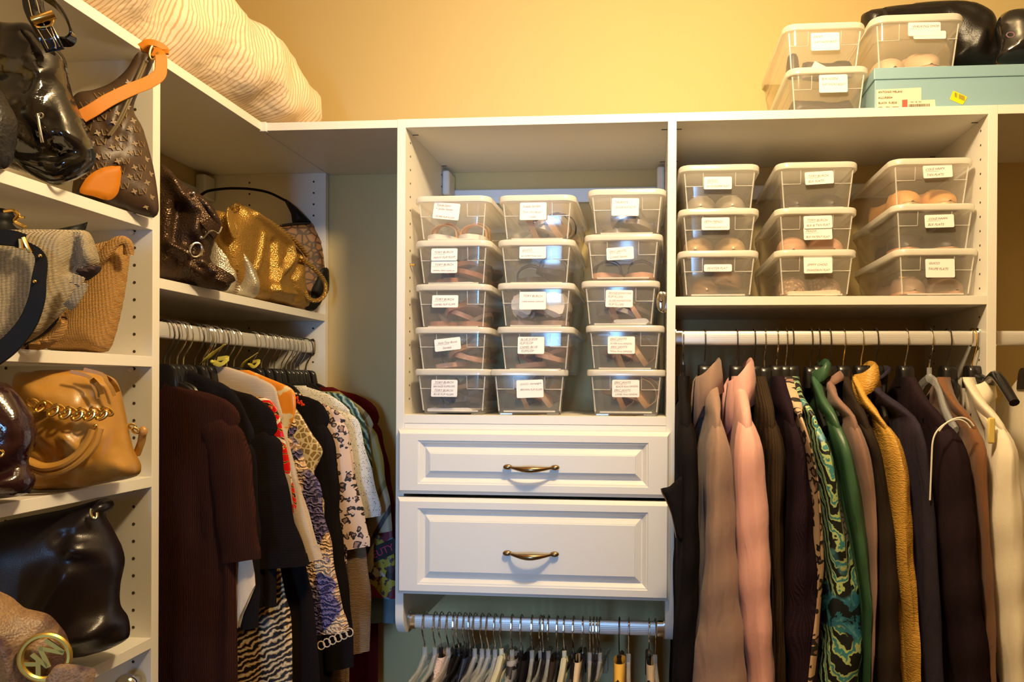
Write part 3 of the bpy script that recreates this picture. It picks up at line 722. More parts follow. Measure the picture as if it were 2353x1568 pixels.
def garment(name, label, cat, P, rz, mat, outer, vf=((0, 0),), T=((0, .012),), hend=.9, sleeve=None, fold=.006, seed=0, Wb=.16, smat=None, nfold=5.0, group=None, sh=.036, hem=None):
    t = thing(name, label, cat, P, rz, group); rnd = random.Random(seed); ph = [rnd.uniform(0, 6.3) for _ in range(6)]
    h0 = outer[0][0]; rows = []; NR, NT_ = 54, 44; htip = outer[min(3, len(outer) - 1)][0]
    for i in range(NR):
        q = i / (NR - 1); h = h0 + (hend - h0) * q ** 1.15
        o = lerp(outer, h); uf = o - (sh * max(0, min(1, (h - sleeve[0] - .01) / .07)) if sleeve else 0)
        ub = min(Wb, max(.02, lerp(outer, h))); th = lerp(T, h) * (.75 if sleeve else 1.0); v0 = lerp(vf, h); ramp = max(0, min(1, (h - htip + .04) / .35)); row = []
        if hem: h_ = lambda u: h + q * q * hem(u)
        else: h_ = lambda u: h
        for j in range(NT_):
            a = 2 * PI * j / NT_; c, s_ = math.cos(a), math.sin(a)
            u = (uf if c > 0 else ub) * math.copysign(abs(c) ** .85, c)
            vc = v0 * max(0, u) / max(.05, o) + fold * ramp * (math.sin(u * 2 * PI * nfold / .2 + ph[0] + h * 1.2) + .5 * math.sin(u * 2 * PI * nfold / .11 + ph[1]))
            v = vc + th * math.copysign(abs(s_) ** .7, s_) * (1 + .12 * math.sin(h * 30 + ph[2] + u * 40) * ramp)
            row.append((u, v, -h_(u)))
        rows.append(row)
    mb = MB().grid(rows, closed=True)
    n = NT_; lastc = rows[-1]; cu = sum(p[0] for p in lastc) / n
    mb.grid([lastc, [(p[0] * .97 + cu * .03, p[1] * .8, p[2] + .012) for p in lastc], [(p[0] * .9, p[1] * .3, p[2] + .02) for p in lastc]], closed=True)
    mb.grid([rows[0], [(p[0] * .9, p[1] * .85, p[2] - .006) for p in rows[0]], [(p[0] * .8, p[1] * .5, p[2] - .03) for p in rows[0]]], closed=True)
    mb.build('body', mat, t, ang=1.3)
    if sleeve:
        s0, s1, ru = sleeve
        for side in (1, -1):
            rows = []; K = 40
            for i in range(K):
                q = i / (K - 1); h = s0 + (s1 - s0) * q
                cap_ = math.sin(min(1, q * 7 + .04) * PI / 2) ** .7
                r1 = ru * (1 - .15 * q) * cap_; kq = min(1, q * 4); r2 = lerp(T, h) * cap_
                o = lerp(outer, h); cu_ = (o - ru * (1 - .15 * q)) if side == 1 else -(min(Wb + .005, o) - r1 * .9)
                v0 = lerp(vf, h) if side == 1 else 0; row = []
                for j in range(24):
                    a = 2 * PI * j / 24
                    k = 1 + .10 * kq * math.sin(3 * a + ph[3] + h * 9) + .05 * math.sin(7 * a + ph[2] + h * 5) + .06 * math.sin(2 * a + ph[4] - h * 16) * q + .05 * math.sin(h * 55 + ph[5] + a) * max(0, math.sin(q * PI))
                    row.append((cu_ + r1 * k * math.cos(a), v0 + r2 * k * math.sin(a), -h + (.006 * math.cos(a) if q > .9 else 0)))
                rows.append(row)
            e = rows[-1]; c_ = Vector((sum(p[0] for p in e) / 24, sum(p[1] for p in e) / 24, e[0][2]))
            rows.append([tuple(c_ + (Vector(p) - c_) * .86) for p in e]); rows.append([tuple(c_ + (Vector(p) - c_) * .75 + Vector((0, 0, .03))) for p in e])
            MB().grid(rows, closed=True).build('sleeve', smat or mat, t, ang=1.3)
    return t
def collar(t, mat, hb=.125, ht=.062, ru=.060, rv=.026, gap=-PI / 2, w=.9, fold=.035, thick=.003, tilt=.035, spread=.016, point=.02, v0=0.0):
    """band round the neck, folded over outwards; opens towards -v (chest side)"""
    rows = []; prof = [(0, hb), (.002, (hb + ht) / 2), (.004, ht + .006), (.009, ht), (.013, ht + .006)]
    if fold: prof += [(spread * .8 + .008, ht + fold * .5), (spread + .010, ht + fold)]
    N = 36
    for k_, (dr, h) in enumerate(prof):
        row = []
        for i in range(N + 1):
            a = gap + w / 2 + i * (2 * PI - w) / N; e = max(0, 1 - min(i, N - i) / 5)
            drop = tilt * (1 - math.sin(a)) / 2 + (point * e if k_ >= len(prof) - 1 and fold else 0)
            row.append(((ru + dr) * math.cos(a), v0 + (rv + dr * .8) * math.sin(a), -h - drop + .002 * math.sin(a * 4)))
        rows.append(row)
    o = MB().grid(rows).build('collar', mat, t, ang=1.4); sd = o.modifiers.new('thickness', 'SOLIDIFY'); sd.thickness = thick; return o
KNIT = cloth
mg_brown = knit('brown_cable_knit', (.050, .017, .011), 105, .5)
mg_black = cloth('black_wool', (.010, .008, .009)); mg_black2 = knit('charcoal_ribbed_knit', (.018, .013, .013), 180, .5, 'Z')
mg_cream = knit('cream_ribbed_cotton', (.70, .55, .40), 190, .35, 'Z'); mg_dkred = cloth('dark_red_jersey', (.11, .008, .008)); mg_beige = knit('beige_cable_knit', (.36, .22, .12), 90, .7, 'Z')
def mat_red():
    t = NT('red_equestrian_silk'); co = t.co(); w_ = t.wave(co, 18, 7, 2, 3, d='Z'); v = t.vor(co, 16, 'DISTANCE_TO_EDGE')
    c = t.ramp(w_, [(.0, (.72, .01, .01)), (.80, (.72, .01, .01)), (.84, (.75, .45, .08)), (.92, (.75, .45, .08)), (.94, (.05, .01, .02))], 'CONSTANT')
    t.set(t.mix(t.math('LESS_THAN', v[0], .035), c, (.85, .75, .6)), .35); return t.m
def mat_floral():
    t = NT('orange_floral_satin'); co = t.co(); n_ = t.noise(co, 16, 3, .5, 1); t.set(t.ramp(n_[0], [(.0, (.80, .28, .03)), (.45, (.85, .32, .04)), (.5, (.80, .66, .42)), (.6, (.62, .60, .18)), (.68, (.85, .72, .5))], 'CONSTANT'), .25); t.bump(n_[0], .3); return t.m
def mat_rose():
    t = NT('peach_rose_lace'); co = t.co(scale=(1, .3, 1)); n_ = t.noise(co, 9, 2, .5, .4); w_ = t.wave(co, 26, 12, 3, 2.2, typ='RINGS')
    lace = t.ramp(w_, [(.0, (.30, .15, .08)), (.22, (.72, .48, .28)), (1, (.82, .58, .36))]); rose = t.ramp(w_, [(0, (.02, .015, .06)), (.5, (.09, .07, .20)), (1, (.20, .16, .32))])
    t.set(t.mix(t.ramp(n_[0], [(.5, (0, 0, 0)), (.53, (1, 1, 1))]), lace, rose), .6); t.bump(w_, .9, .004); return t.m
def mat_giraffe():
    t = NT('giraffe_print_silk'); v = t.vor(t.co(), 80, 'DISTANCE_TO_EDGE')
    t.set(t.ramp(v[0], [(.0, (.72, .60, .38)), (.10, (.70, .58, .36)), (.16, (.24, .15, .05)), (.5, (.38, .26, .10))]), .4); return t.m
def mat_leopard(name='leopard_print', base=(.72, .52, .40), sc=34, dark=(.02, .014, .014), mid=(.35, .2, .15)):
    t = NT(name); co = t.co(scale=(1, .3, 1)); n_ = t.noise(co, sc * 1.3, 2); v = t.vor(t.n('ShaderNodeVectorMath', operation='ADD', i_0=co, i_1=t.n('ShaderNodeVectorMath', operation='SCALE', i_0=n_[1], i_Scale=.018).outputs[0]).outputs[0], sc)
    ns = t.noise(co, sc * .9, 1); ring = t.ramp(v[0], [(.0, mid), (.22, mid), (.26, dark), (.42, dark), (.46, base)], 'CONSTANT')
    t.set(t.mix(t.math('GREATER_THAN', ns[0], .64), ring, base), .6); return t.m
def mat_news():
    t = NT('newsprint_silk'); co = t.co(scale=(1, .2, 1)); a = t.n('ShaderNodeTexBrick', i_Vector=t.co(scale=(1, 1, 1), rot=(PI / 2, 0, 0)), i_Scale=34.0, i_Color1=(0.02, 0.02, 0.02, 1), i_Color2=(.75, .72, .64, 1), i_Mortar=(.80, .77, .70, 1)); a.inputs['Mortar Size'].default_value = .035; a.inputs['Brick Width'].default_value = .16; a.inputs['Row Height'].default_value = .14
    n_ = t.noise(co, 230, 1); t.set(t.mix(t.math('GREATER_THAN', n_[0], .5), (.80, .77, .70), a.outputs[0]), .55); return t.m
def mat_teal():
    t = NT('teal_feather_print'); w_ = t.wave(t.co(rot=(.3, .6, 0)), 26, 5, 3, 2); t.set(t.ramp(w_, [(0, (.01, .02, .02)), (.45, (.03, .12, .11)), (.7, (.06, .26, .22)), (1, (.40, .42, .36))]), .45); return t.m
def mat_tanline():
    t = NT('tan_printed_silk'); w_ = t.wave(t.co(rot=(0, -.5, 0)), 7, 1.5, 2, 1); n_ = t.noise(t.co(), 3, 1)
    t.set(t.mix(t.ramp(n_[0], [(.45, (0, 0, 0)), (.6, (1, 1, 1))]), t.ramp(w_, [(0, (.04, .03, .02)), (.16, (.04, .03, .02)), (.22, (.36, .30, .19)), (1, (.42, .36, .24))]), (.32, .24, .03)), .5); return t.m
def mat_mag():
    t = NT('magazine_collage_print'); co = t.co(scale=(1, .2, 1)); v = t.vor(co, 28); n_ = t.noise(co, 60, 3); c = t.n('ShaderNodeSeparateColor', i_Color=v[1])
    t.set(t.mix(t.math('GREATER_THAN', n_[0], .56), t.ramp(c.outputs[0], [(0, (.02, .01, .015)), (.2, (.20, .012, .03)), (.38, (.55, .50, .44)), (.5, (.35, .05, .06)), (.62, (.18, .30, .42)), (.75, (.45, .34, .03)), (.88, (.03, .02, .02))], 'CONSTANT'), (.08, .04, .05)), .5); return t.m
def mat_tiger():
    t = NT('tiger_print'); co = t.co(rot=(0, .5, 0)); w_ = t.wave(co, 27, 6, 2, 2, d='Z'); g = t.noise(t.co(), 5, 1)
    t.set(t.ramp(w_, [(.0, (.015, .01, .008)), (.42, (.015, .01, .008)), (.5, (.45, .24, .06)), (.75, (.55, .32, .09)), (.97, (.75, .62, .40))]), .5); return t.m
def mat_bluegreen():
    t = NT('blue_green_animal_print'); co = t.co(rot=(0, .35, 0)); w_ = t.wave(co, 20, 6, 3, 1.6, d='X'); n_ = t.noise(co, 7, 2); v = t.vor(co, 60, 'DISTANCE_TO_EDGE'); blue = t.noise(co, 24, 3, .6, 1)
    stripes = t.ramp(w_, [(0, (.008, .01, .012)), (.44, (.008, .01, .012)), (.50, (.42, .52, .20)), (.86, (.45, .56, .24)), (.93, (.04, .22, .26))])
    bl = t.ramp(blue[0], [(.35, (.01, .015, .02)), (.45, (.03, .17, .28)), (.55, (.08, .30, .40)), (.62, (.48, .55, .25)), (.70, (.01, .012, .015))], 'CONSTANT')
    gr = t.ramp(v[0], [(0, (.02, .02, .02)), (.06, (.03, .03, .03)), (.12, (.17, .14, .13))])
    a = t.mix(t.ramp(n_[0], [(.50, (0, 0, 0)), (.53, (1, 1, 1))]), stripes, bl); z = t.ramp(t.noise(co, 5, 2)[0], [(.56, (0, 0, 0)), (.58, (1, 1, 1))])
    t.set(t.mix(z, a, gr), .45); return t.m
def mat_crinkle():
    t = NT('crinkled_gold_taffeta'); co = t.co(scale=(.6, .6, 1.5)); w_ = t.wave(co, 40, 14, 3, 2.5, d='Z'); n_ = t.noise(t.co(scale=(.5, .5, 1)), 110, 3)
    t.set((.62, .335, .06), .42, 0, .4); t.bump(t.math('ADD', t.math('MULTIPLY', w_, .6), n_[0]), .42, .003); return t.m
mg = dict(red=mat_red(), floral=mat_floral(), rose=mat_rose(), giraffe=mat_giraffe(), leopard=mat_leopard(sc=58), news=mat_news(), teal=mat_teal(), tan=mat_tanline(), mag=mat_mag(), tiger=mat_tiger(), bg=mat_bluegreen(), gold=mat_crinkle())
def hookP_left(px): p = at_x(px, 760, XROD + .02); return Vector((XROD, p.y, ZL))
def out_left(P, pts, yaw=0.0):
    n = Vector((math.sin(yaw), -math.cos(yaw), 0)); d = Vector((math.cos(yaw), math.sin(yaw), 0)); r = []
    for px, py in pts:
        p = at_plane(px, py, P, n); r.append((P.z - p.z, (p - P).dot(d)))
    r.sort(); return r
LH = [395, 411, 428, 442, 473, 484, 495, 512, 525, 539, 553, 598, 622, 633, 645, 661, 669, 678, 689, 706, 719]
hk = {}
def LG(key, hookpx, name, label, mat, pts, sleeve=None, hend=.90, T=.011, fold=.004, seed=1, blackhook=False, **k):
    P = hookP_left(hookpx); hk[key] = P
    o = out_left(P, pts); o = sorted((v.x, v.y) for v in smoothpath([(a, b, 0) for a, b in o], 4)); o[0] = (max(.068, o[0][0]), max(.02, o[0][1]))
    g = garment(name, label, 'garment', P, 0, mat, o, T=((0, T),), hend=hend, sleeve=sleeve, fold=fold, seed=seed, sh=k.pop('sh', .05), Wb=.20, **k)
    hanger('%s hanger of the %s' % ('black-hooked' if blackhook else 'silver-hooked', label), P, 0, m_dwire if blackhook else m_chrome, m_blk, W=max(.1, min(.17, lerp(o, .19) - .03)), Wb=.17, tip=.19 + (.01 if not sleeve else 0), blk=(.030, .010), arm=.005)
    return g
def zh(P, px, py): return P.z - at_y(px, py, P.y).z
P_ = hookP_left
LG('brown', 400, 'sweater', 'dark brown cable knit sweater with short sleeve', mg_brown, [(390, 881), (422, 891), (484, 905), (521, 920), (544, 940), (554, 969), (564, 1015), (578, 1095), (586, 1204), (596, 1263), (597, 1320), (600, 1568)], sleeve=(.165, zh(P_(400), 590, 1290), .050), T=.014, sh=.05, blackhook=True, hend=.95, seed=3)
LG('point', 411, 'blouse', 'cream blouse with pointed hem behind brown sweater', cloth('cream_fleece', (.72, .60, .46)), [(395, 872), (412, 858), (440, 890), (470, 915), (520, 1000), (560, 1150), (584, 1300), (583, 1420)], hend=zh(P_(411), 580, 1330), T=.009, seed=5, hem=lambda u: .12 * max(0, 1 - abs(u - .135) / .05) , blackhook=True)
LG('jkt', 428, 'jacket', 'plain black jacket tucked behind brown sweater', mg_black, [(420, 846), (481, 870), (535, 897), (564, 948), (583, 988), (592, 1060), (596, 1300), (585, 1500)], sleeve=(.2, .60, .045), T=.011, seed=6, hend=.93)
tg = LG('char', 468, 'cape_sweater', 'charcoal wide-sleeved knit top hanging before cream cardigan', mg_black2, [(500, 880), (537, 897), (572, 905), (604, 924), (629, 948), (637, 977), (650, 1041), (663, 1108), (678, 1175), (708, 1285), (710, 1320)], sleeve=(.19, zh(P_(468), 700, 1305), .075), T=.013, seed=7, hend=zh(P_(468), 640, 1395), sh=.07, blackhook=True)
LG('tiger', 486, 'tiger_print_dress', 'gold and black tiger print dress low at left', mg['tiger'], [(480, 895), (540, 930), (575, 1000), (600, 1150), (640, 1300), (664, 1400), (672, 1568)], T=.010, seed=8, hend=.95, nfold=8)
LG('red', 490, 'blouse', 'red silk blouse with gold and white bridle print', mg['red'], [(590, 912), (618, 918), (632, 932), (642, 955), (652, 1000), (664, 1055), (673, 1105), (681, 1150), (686, 1200)], T=.006, fold=.001, seed=9, hend=.42)
LG('cream', 496, 'cardigan', 'cream ribbed cardigan with turned back cuff', mg_cream, [(521, 843), (564, 857), (604, 873), (631, 889), (640, 915), (652, 961), (674, 1055), (697, 1138), (738, 1279), (742, 1310)], sleeve=(.17, zh(P_(496), 735, 1290), .032), T=.012, seed=10, hend=.62, sh=.10)
LG('blk3', 525, 'skirt_suit', 'long plain black ribbed garment below cream cuff', mg_black2, [(560, 890), (620, 925), (650, 980), (670, 1080), (690, 1200), (706, 1300), (722, 1400), (734, 1568)], T=.010, seed=11, hend=.95, blackhook=True)
LG('floral', 540, 'blouse', 'orange floral satin blouse showing at the shoulder', mg['floral'], [(572, 851), (618, 870), (671, 894), (680, 925), (676, 960), (660, 990)], T=.008, seed=12, hend=.27)
gr = LG('rose', 556, 'lace_blouse', 'peach lace blouse with blue roses and looped hem', mg['rose'], [(600, 895), (640, 908), (665, 930), (682, 980), (692, 1040), (704, 1075), (729, 1110), (741, 1175), (768, 1279), (782, 1354), (804, 1446)], sleeve=(.2, zh(P_(556), 780, 1455), .052), T=.012, seed=13, hend=.62, sh=.08)
LG('giraffe', 598, 'blouse', 'giraffe print blouse with pointed lapel', mg['giraffe'], [(610, 905), (639, 917), (671, 929), (695, 961), (725, 1009), (743, 1036), (733, 1060), (722, 1090), (735, 1138), (747, 1154), (740, 1300)], T=.010, seed=14, hend=.58)
LG('beads', 618, 'cardigan', 'black cardigan with red beaded collar', mg_black, [(639, 897), (677, 894), (725, 918), (752, 948), (765, 988), (776, 1068), (780, 1100), (783, 1190), (798, 1339), (811, 1568)], sleeve=(.18, .80, .040), T=.012, seed=15, hend=.95)
LG('leopard', 636, 'blouse', 'pink and black leopard print blouse', mg['leopard'], [(660, 893), (709, 913), (752, 932), (789, 956), (803, 988), (811, 1055), (824, 1135), (834, 1190), (844, 1246)], sleeve=(.18, zh(P_(636), 835, 1262), .045), T=.011, seed=16, hend=.55)
LG('beige', 648, 'cardigan', 'beige knitted long sleeve cardigan behind leopard blouse', mg_beige, [(690, 905), (745, 930), (775, 965), (795, 1010), (805, 1100), (828, 1200), (842, 1300), (850, 1400), (848, 1568)], sleeve=(.2, zh(P_(648), 848, 1500), .033), T=.014, seed=17, hend=.95)
LG('news', 664, 'blouse', 'white newsprint pattern silk blouse', mg['news'], [(700, 888), (715, 887), (752, 905), (789, 929), (819, 961), (832, 1001), (848, 1055), (867, 1122), (878, 1169)], sleeve=(.16, zh(P_(664), 870, 1190), .048), T=.011, seed=18, hend=.45)
LG('teal', 674, 'blouse', 'teal feather print blouse behind newsprint blouse', mg['teal'], [(740, 900), (752, 902), (789, 907), (819, 934), (840, 974), (848, 1015), (855, 1060), (862, 1100)], T=.009, seed=19, hend=.42)
LG('tan', 684, 'blouse', 'tan and olive silk blouse with dark branching lines', mg['tan'], [(780, 900), (815, 925), (835, 940), (856, 969), (872, 1028), (885, 1108), (897, 1175), (902, 1225)], sleeve=(.2, zh(P_(684), 895, 1225), .04), T=.009, seed=20, hend=.6)
LG('blue', 703, 'tee_shirt', 'pale blue printed tee low beside the tower', cloth('pale_blue_cotton', (.16, .24, .28)), [(780, 930), (830, 970), (860, 1050), (885, 1150), (905, 1300), (908, 1430)], T=.009, seed=21, hend=zh(P_(703), 890, 1432))
gm = LG('mag', 692, 'tee_shirt', 'collage print tee with pink BEUTY lettering on black', mg['mag'], [(800, 925), (835, 950), (858, 1010), (880, 1100), (900, 1200), (907, 1300), (908, 1370)], T=.008, seed=22, hend=zh(P_(692), 870, 1375))
LG('dred', 719, 'dress', 'long dark red dress farthest back on the left rod', mg_dkred, [(765, 890), (779, 897), (819, 907), (854, 926), (870, 953), (880, 1015), (899, 1095), (908, 1200), (908, 1568)], sleeve=(.19, .58, .04), T=.010, seed=23, hend=.95, blackhook=True)
for px, c in ((442, 'fourth'), (512, 'middle')):
    hanger('empty black hanger with silver hook, %s' % ('near the brown sweater' if c == 'fourth' else 'between red and cream garments'), P_(px), 0, m_chrome, m_blk, W=.13, Wb=.13, tip=.18, blk=(.03, .008), arm=.005)
# lettering on the collage tee
gp = hk['mag']; mt_pink = plain('pink_ink', (.60, .03, .12), .6); mt_bandk = plain('black_band', (.012, .01, .012), .7)
c0 = at_y(876, 1268, gp.y - .018)
Mx = Matrix.Translation(c0 - gp) @ Matrix.Rotation(-.42, 4, 'Y') @ Matrix.Rotation(PI / 2, 4, 'X')
bd = MB().add([Mx @ Vector(v) for v in ((-.047, -.019, 0), (.047, -.019, 0), (.047, .019, 0), (-.047, .019, 0), (-.047, -.019, -.004), (.047, -.019, -.004), (.047, .019, -.004), (-.047, .019, -.004))], [(0, 1, 2, 3), (7, 6, 5, 4), (0, 4, 5, 1), (1, 5, 6, 2), (2, 6, 7, 3), (3, 7, 4, 0)]).build('printed_band', mt_bandk, gm, smooth=False)
add_text(MB(), 'BEUTY', .026, Mx @ Matrix.Translation((-.041, -.009, .001))).build('lettering', mt_pink, bd, smooth=False)
# looped hem of the lace top, cuff of the cream cardigan, red beads, ribbons
lp = MB()
pr = hk['rose']
for k_ in range(6):
    c_ = at_y(738 + k_ * 13, 1484 - k_ * 6, pr.y - .013) - pr
    lp.tube([c_ + Vector((.0085 * math.cos(a), 0, .0095 * math.sin(a))) for a in [2 * PI * i / 12 for i in range(12)]], .0014, 6, closed=True)
lp.build('looped_hem', cloth('lace_cord', (.78, .60, .40)), gr)
bp = hk['beads']; bm_ = MB(); rnd = random.Random(4)
for k_ in range(26):
    a = rnd.random(); px = 655 + a * 42 + rnd.uniform(-6, 6); py = 904 + a * 22 + rnd.uniform(-5, 9)
    p = at_y(px, py, bp.y - .030) - bp; bm_.ball(p, .0028, n=6, mrows=4)
gb = [o for o in C.objects if o.get('label') == 'black cardigan with red beaded collar'][0]
bm_.build('red_beads', plain('red_bead', (.75, .06, .02), .15), gb)
mrib = plain('yellow_ribbon', (.58, .50, .08), .45)
def bow(label, px, py, dy, s=1.0):
    P = at_x(px, py, XROD + .02); t = thing('ribbon_bow', label, 'ribbon', P); b = MB()
    b.ribbon(smoothpath([(-.03 * s, 0, -.012), (-.01 * s, -.01, .004), (.006 * s, -.004, .02 * s), (.024 * s, 0, .034 * s)], 4), (.5, .6, .5), .013 * s, .0012)
    b.ribbon(smoothpath([(0, 0, .0), (.02 * s, -.008, -.006), (.03 * s, -.002, .008), (.006 * s, .004, .006)], 4), (0, .5, 1), .010 * s, .0012)
    b.ball((0, -.004, 0), .004 * s); b.build('ribbon', mrib, t); return t
bow('yellow ribbon tied on hanger above cream cardigan', 490, 832, 0, 1.1); bow('small yellow ribbon bow above orange floral blouse', 574, 838, 0, .8)

# ---------------- right rail
def RG(key, hookpx, name, label, mat, rows, sleeve=True, hend=.93, W=.21, seed=1, hookm=None, outer=None, hlabel=None, col=None, send=None, body=None, neck='block', Tb=1.0, fold=.0045, hv=0.0, **k):
    P0 = at_y(hookpx, 777, YROD); P = Vector((P0.x, YROD, ZR)); Yf = YROD - W + .02; hk[key] = P
    tab = []
    for py, xl, xr in rows:
        a, b = at_y(xl, py, Yf), at_y(xr, py, Yf); tab.append((P.z - (a.z + b.z) / 2, (a.x + b.x) / 2 - P.x, (b.x - a.x) / 2 * .93))
    outer = outer or [(.088, .045), (.115, .085), (.15, .145), (.19, W - .018), (.23, W - .003), (.30, W), (.9, W + .005)]
    vf = [(h, v) for h, v, _ in tab]; T = [(.09, .020), (.15, .024)] + [(h, t_) for h, _, t_ in tab]
    T = sorted(T)
    g = garment(name, label, 'garment', P, -PI / 2, mat, outer, vf=vf, T=T, hend=hend, sleeve=(.155, send or hend + .01, .052) if sleeve else None, fold=fold, seed=seed, Wb=.20, **k)
    hanger((hlabel or 'black hanger of the ') + ('' if hlabel else label), P, -PI / 2, hookm or m_dwire, body or m_blk, W=W - .085, Wb=.15, htop=.062, tip=.180, blk=(.022, .0165), vend=vf[0][1] * .7, tilt=hv, neck=neck)
    if col: collar(g, col, **(k.get('ck') or {}))
    return g
mr_taupe = cloth('taupe_fleece', (.33, .21, .155), var=.08); mr_pink = cloth('pink_fleece', (.80, .42, .36), var=.05); mr_olive = knit('olive_brown_knit', (.055, .036, .022), 70, .5, 'Y')
mr_plum = knit('plum_black_knit', (.030, .016, .026), 160, .5); mr_mauve = cloth('mauve_fleece', (.27, .155, .12), var=.08); mr_dkb = cloth('dark_brown_crepe', (.032, .022, .017))
mr_navy = cloth('navy_quilt', (.035, .028, .045), var=.3, st=.8); mr_black = cloth('black_plum_wool', (.022, .012, .016)); mr_suede = cloth('brown_suede', (.20, .085, .035), var=.12); mr_white = cloth('white_twill', (.80, .71, .55), var=.03, st=.2)
def mat_green():
    t = NT('green_satin'); n_ = t.noise(t.co(scale=(1, 1, .35)), 14, 4, .6, .8); v = t.noise(t.co(), 3, 1)
    t.set(t.mix(n_[0], (.015, .045, .022), (.065, .17, .085)), .42, 0); t.bump(n_[0], .6, .006); return t.m
mr_green = mat_green()
g1 = RG('vest', 1570, 'vest', 'black zip vest poking out beside the drawers', mg_black, [(930, 1558, 1592), (1100, 1552, 1610), (1300, 1553, 1610), (1568, 1543, 1592)], seed=31, hookm=m_chrome, neck='thin', hlabel='slim black hanger with silver hook, first on the right rod')
g2 = RG('taupe', 1620, 'jacket', 'taupe fleece jacket with tall dark lined collar', mr_taupe, [(960, 1634, 1672), (1037, 1622, 1684), (1110, 1618, 1690), (1250, 1618, 1694), (1400, 1609, 1702), (1568, 1594, 1722)], seed=32)
collar(g2, mr_taupe, hb=.14, ht=.045, ru=.070, rv=.022, fold=.075, spread=.012, tilt=.05, point=.05, v0=.004)
g3 = RG('pink', 1693, 'hooded_jacket', 'pale pink hooded fleece jacket', mr_pink, [(960, 1690, 1750), (1000, 1688, 1757), (1060, 1688, 1761), (1160, 1692, 1767), (1250, 1697, 1774), (1350, 1697, 1780), (1450, 1706, 1783), (1568, 1722, 1785)], seed=33)
collar(g3, mr_pink, hb=.15, ht=.045, ru=.070, rv=.022, fold=.095, spread=.016, tilt=.06, point=.03, thick=.007, v0=.004)
RG('olive', 1733, 'sweater', 'dark olive brown chunky knit sweater', mr_olive, [(960, 1754, 1804), (1050, 1766, 1813), (1200, 1770, 1803), (1400, 1782, 1802), (1568, 1786, 1806)], seed=34)
RG('plum', 1785, 'sweater', 'near-black plum knit sweater ending above the frame edge', mr_plum, [(960, 1806, 1844), (1050, 1814, 1860), (1150, 1810, 1874), (1300, 1802, 1880), (1450, 1800, 1888), (1530, 1812, 1884)], seed=35, hookm=m_chrome, hend=.80, send=.75)
RG('leop2', 1806, 'blouse', 'narrow strip of orange leopard blouse beside plum sweater', mat_leopard('orange_leopard', (.62, .42, .28), 40), [(960, 1838, 1853), (1100, 1868, 1881), (1200, 1876, 1890), (1300, 1881, 1894), (1568, 1842, 1880)], seed=36, sleeve=False, hookm=m_chrome)
RG('bg', 1820, 'silk_blouse', 'blue green and black animal print silk blouse', mg['bg'], [(920, 1838, 1880), (960, 1858, 1897), (1050, 1874, 1922), (1150, 1888, 1938), (1300, 1898, 1970), (1400, 1902, 1982), (1500, 1896, 1984), (1568, 1884, 1975)], seed=37)
g7 = RG('green', 1880, 'jacket', 'green satin jacket with stand collar', mr_green, [(920, 1890, 1930), (960, 1900, 1950), (1050, 1927, 1966), (1150, 1944, 1985), (1300, 1973, 1999), (1400, 1986, 2003), (1500, 1985, 1996)], seed=38)
collar(g7, mr_green, hb=.13, ht=.05, ru=.052, rv=.011, fold=.03, tilt=.03, spread=.006)
g8 = RG('mauve', 1905, 'sweater', 'mauve brown funnel neck sweater', mr_mauve, [(920, 1928, 1960), (960, 1951, 1990), (1050, 1968, 2004), (1150, 1988, 2014), (1300, 1999, 2013), (1568, 1990, 2004)], seed=39)
collar(g8, mr_mauve, hb=.13, ht=.075, ru=.05, rv=.014, fold=.02, spread=.008, tilt=.02)
RG('dkb', 1937, 'jacket', 'very dark brown crepe jacket beside gold jacket', mr_dkb, [(930, 1975, 2000), (1050, 2006, 2030), (1200, 2017, 2052), (1400, 2010, 2072), (1568, 2003, 2084)], seed=40, hookm=m_chrome)
g10 = RG('gold', 1978, 'jacket', 'crinkled gold taffeta jacket', mg['gold'], [(920, 1995, 2030), (960, 2012, 2046), (1000, 2030, 2078), (1100, 2046, 2097), (1200, 2050, 2105), (1300, 2057, 2108), (1400, 2076, 2112), (1568, 2089, 2114)], seed=41, hookm=m_chrome)
collar(g10, mg['gold'], hb=.14, ht=.055, ru=.060, rv=.018, fold=.05, spread=.012)
g11 = RG('navy', 2012, 'quilted_vest', 'navy quilted vest with round armhole', mr_navy, [(900, 2035, 2070), (960, 2090, 2128), (1030, 2103, 2140), (1200, 2110, 2165), (1300, 2113, 2172), (1568, 2117, 2188)], seed=42, sleeve=False)
collar(g11, mr_navy, hb=.13, ht=.065, ru=.055, rv=.018, fold=0)
g12 = RG('pipe', 2080, 'cardigan', 'black cardigan edged with white piping', mr_black, [(930, 2130, 2185), (1000, 2152, 2228), (1050, 2160, 2234), (1200, 2158, 2252), (1400, 2170, 2275), (1568, 2192, 2300)], seed=43, hookm=m_chrome)
g13 = RG('suede', 2178, 'suede_jacket', 'brown suede jacket between black cardigan and white blazer', mr_suede, [(930, 2200, 2248), (1000, 2232, 2276), (1100, 2240, 2274), (1200, 2254, 2270), (1400, 2268, 2282)], seed=44)
g14 = RG('white', 2235, 'blazer', 'cream white blazer on wide black hanger', mr_white, [(930, 2262, 2318), (1000, 2290, 2345), (1200, 2278, 2356), (1400, 2290, 2370), (1568, 2300, 2380)], seed=45, hookm=m_gold, hlabel='wide black hanger with gold hook holding the white blazer')
collar(g14, mr_white, hb=.14, ht=.075, ru=.062, rv=.020, fold=.05, spread=.012)
hanger('clear plastic hanger between black cardigan and suede jacket', (at_y(2136, 777, YROD).x, YROD, ZR), -PI / 2, m_chrome, m_clearh, W=.14, Wb=.14, neck='thin')
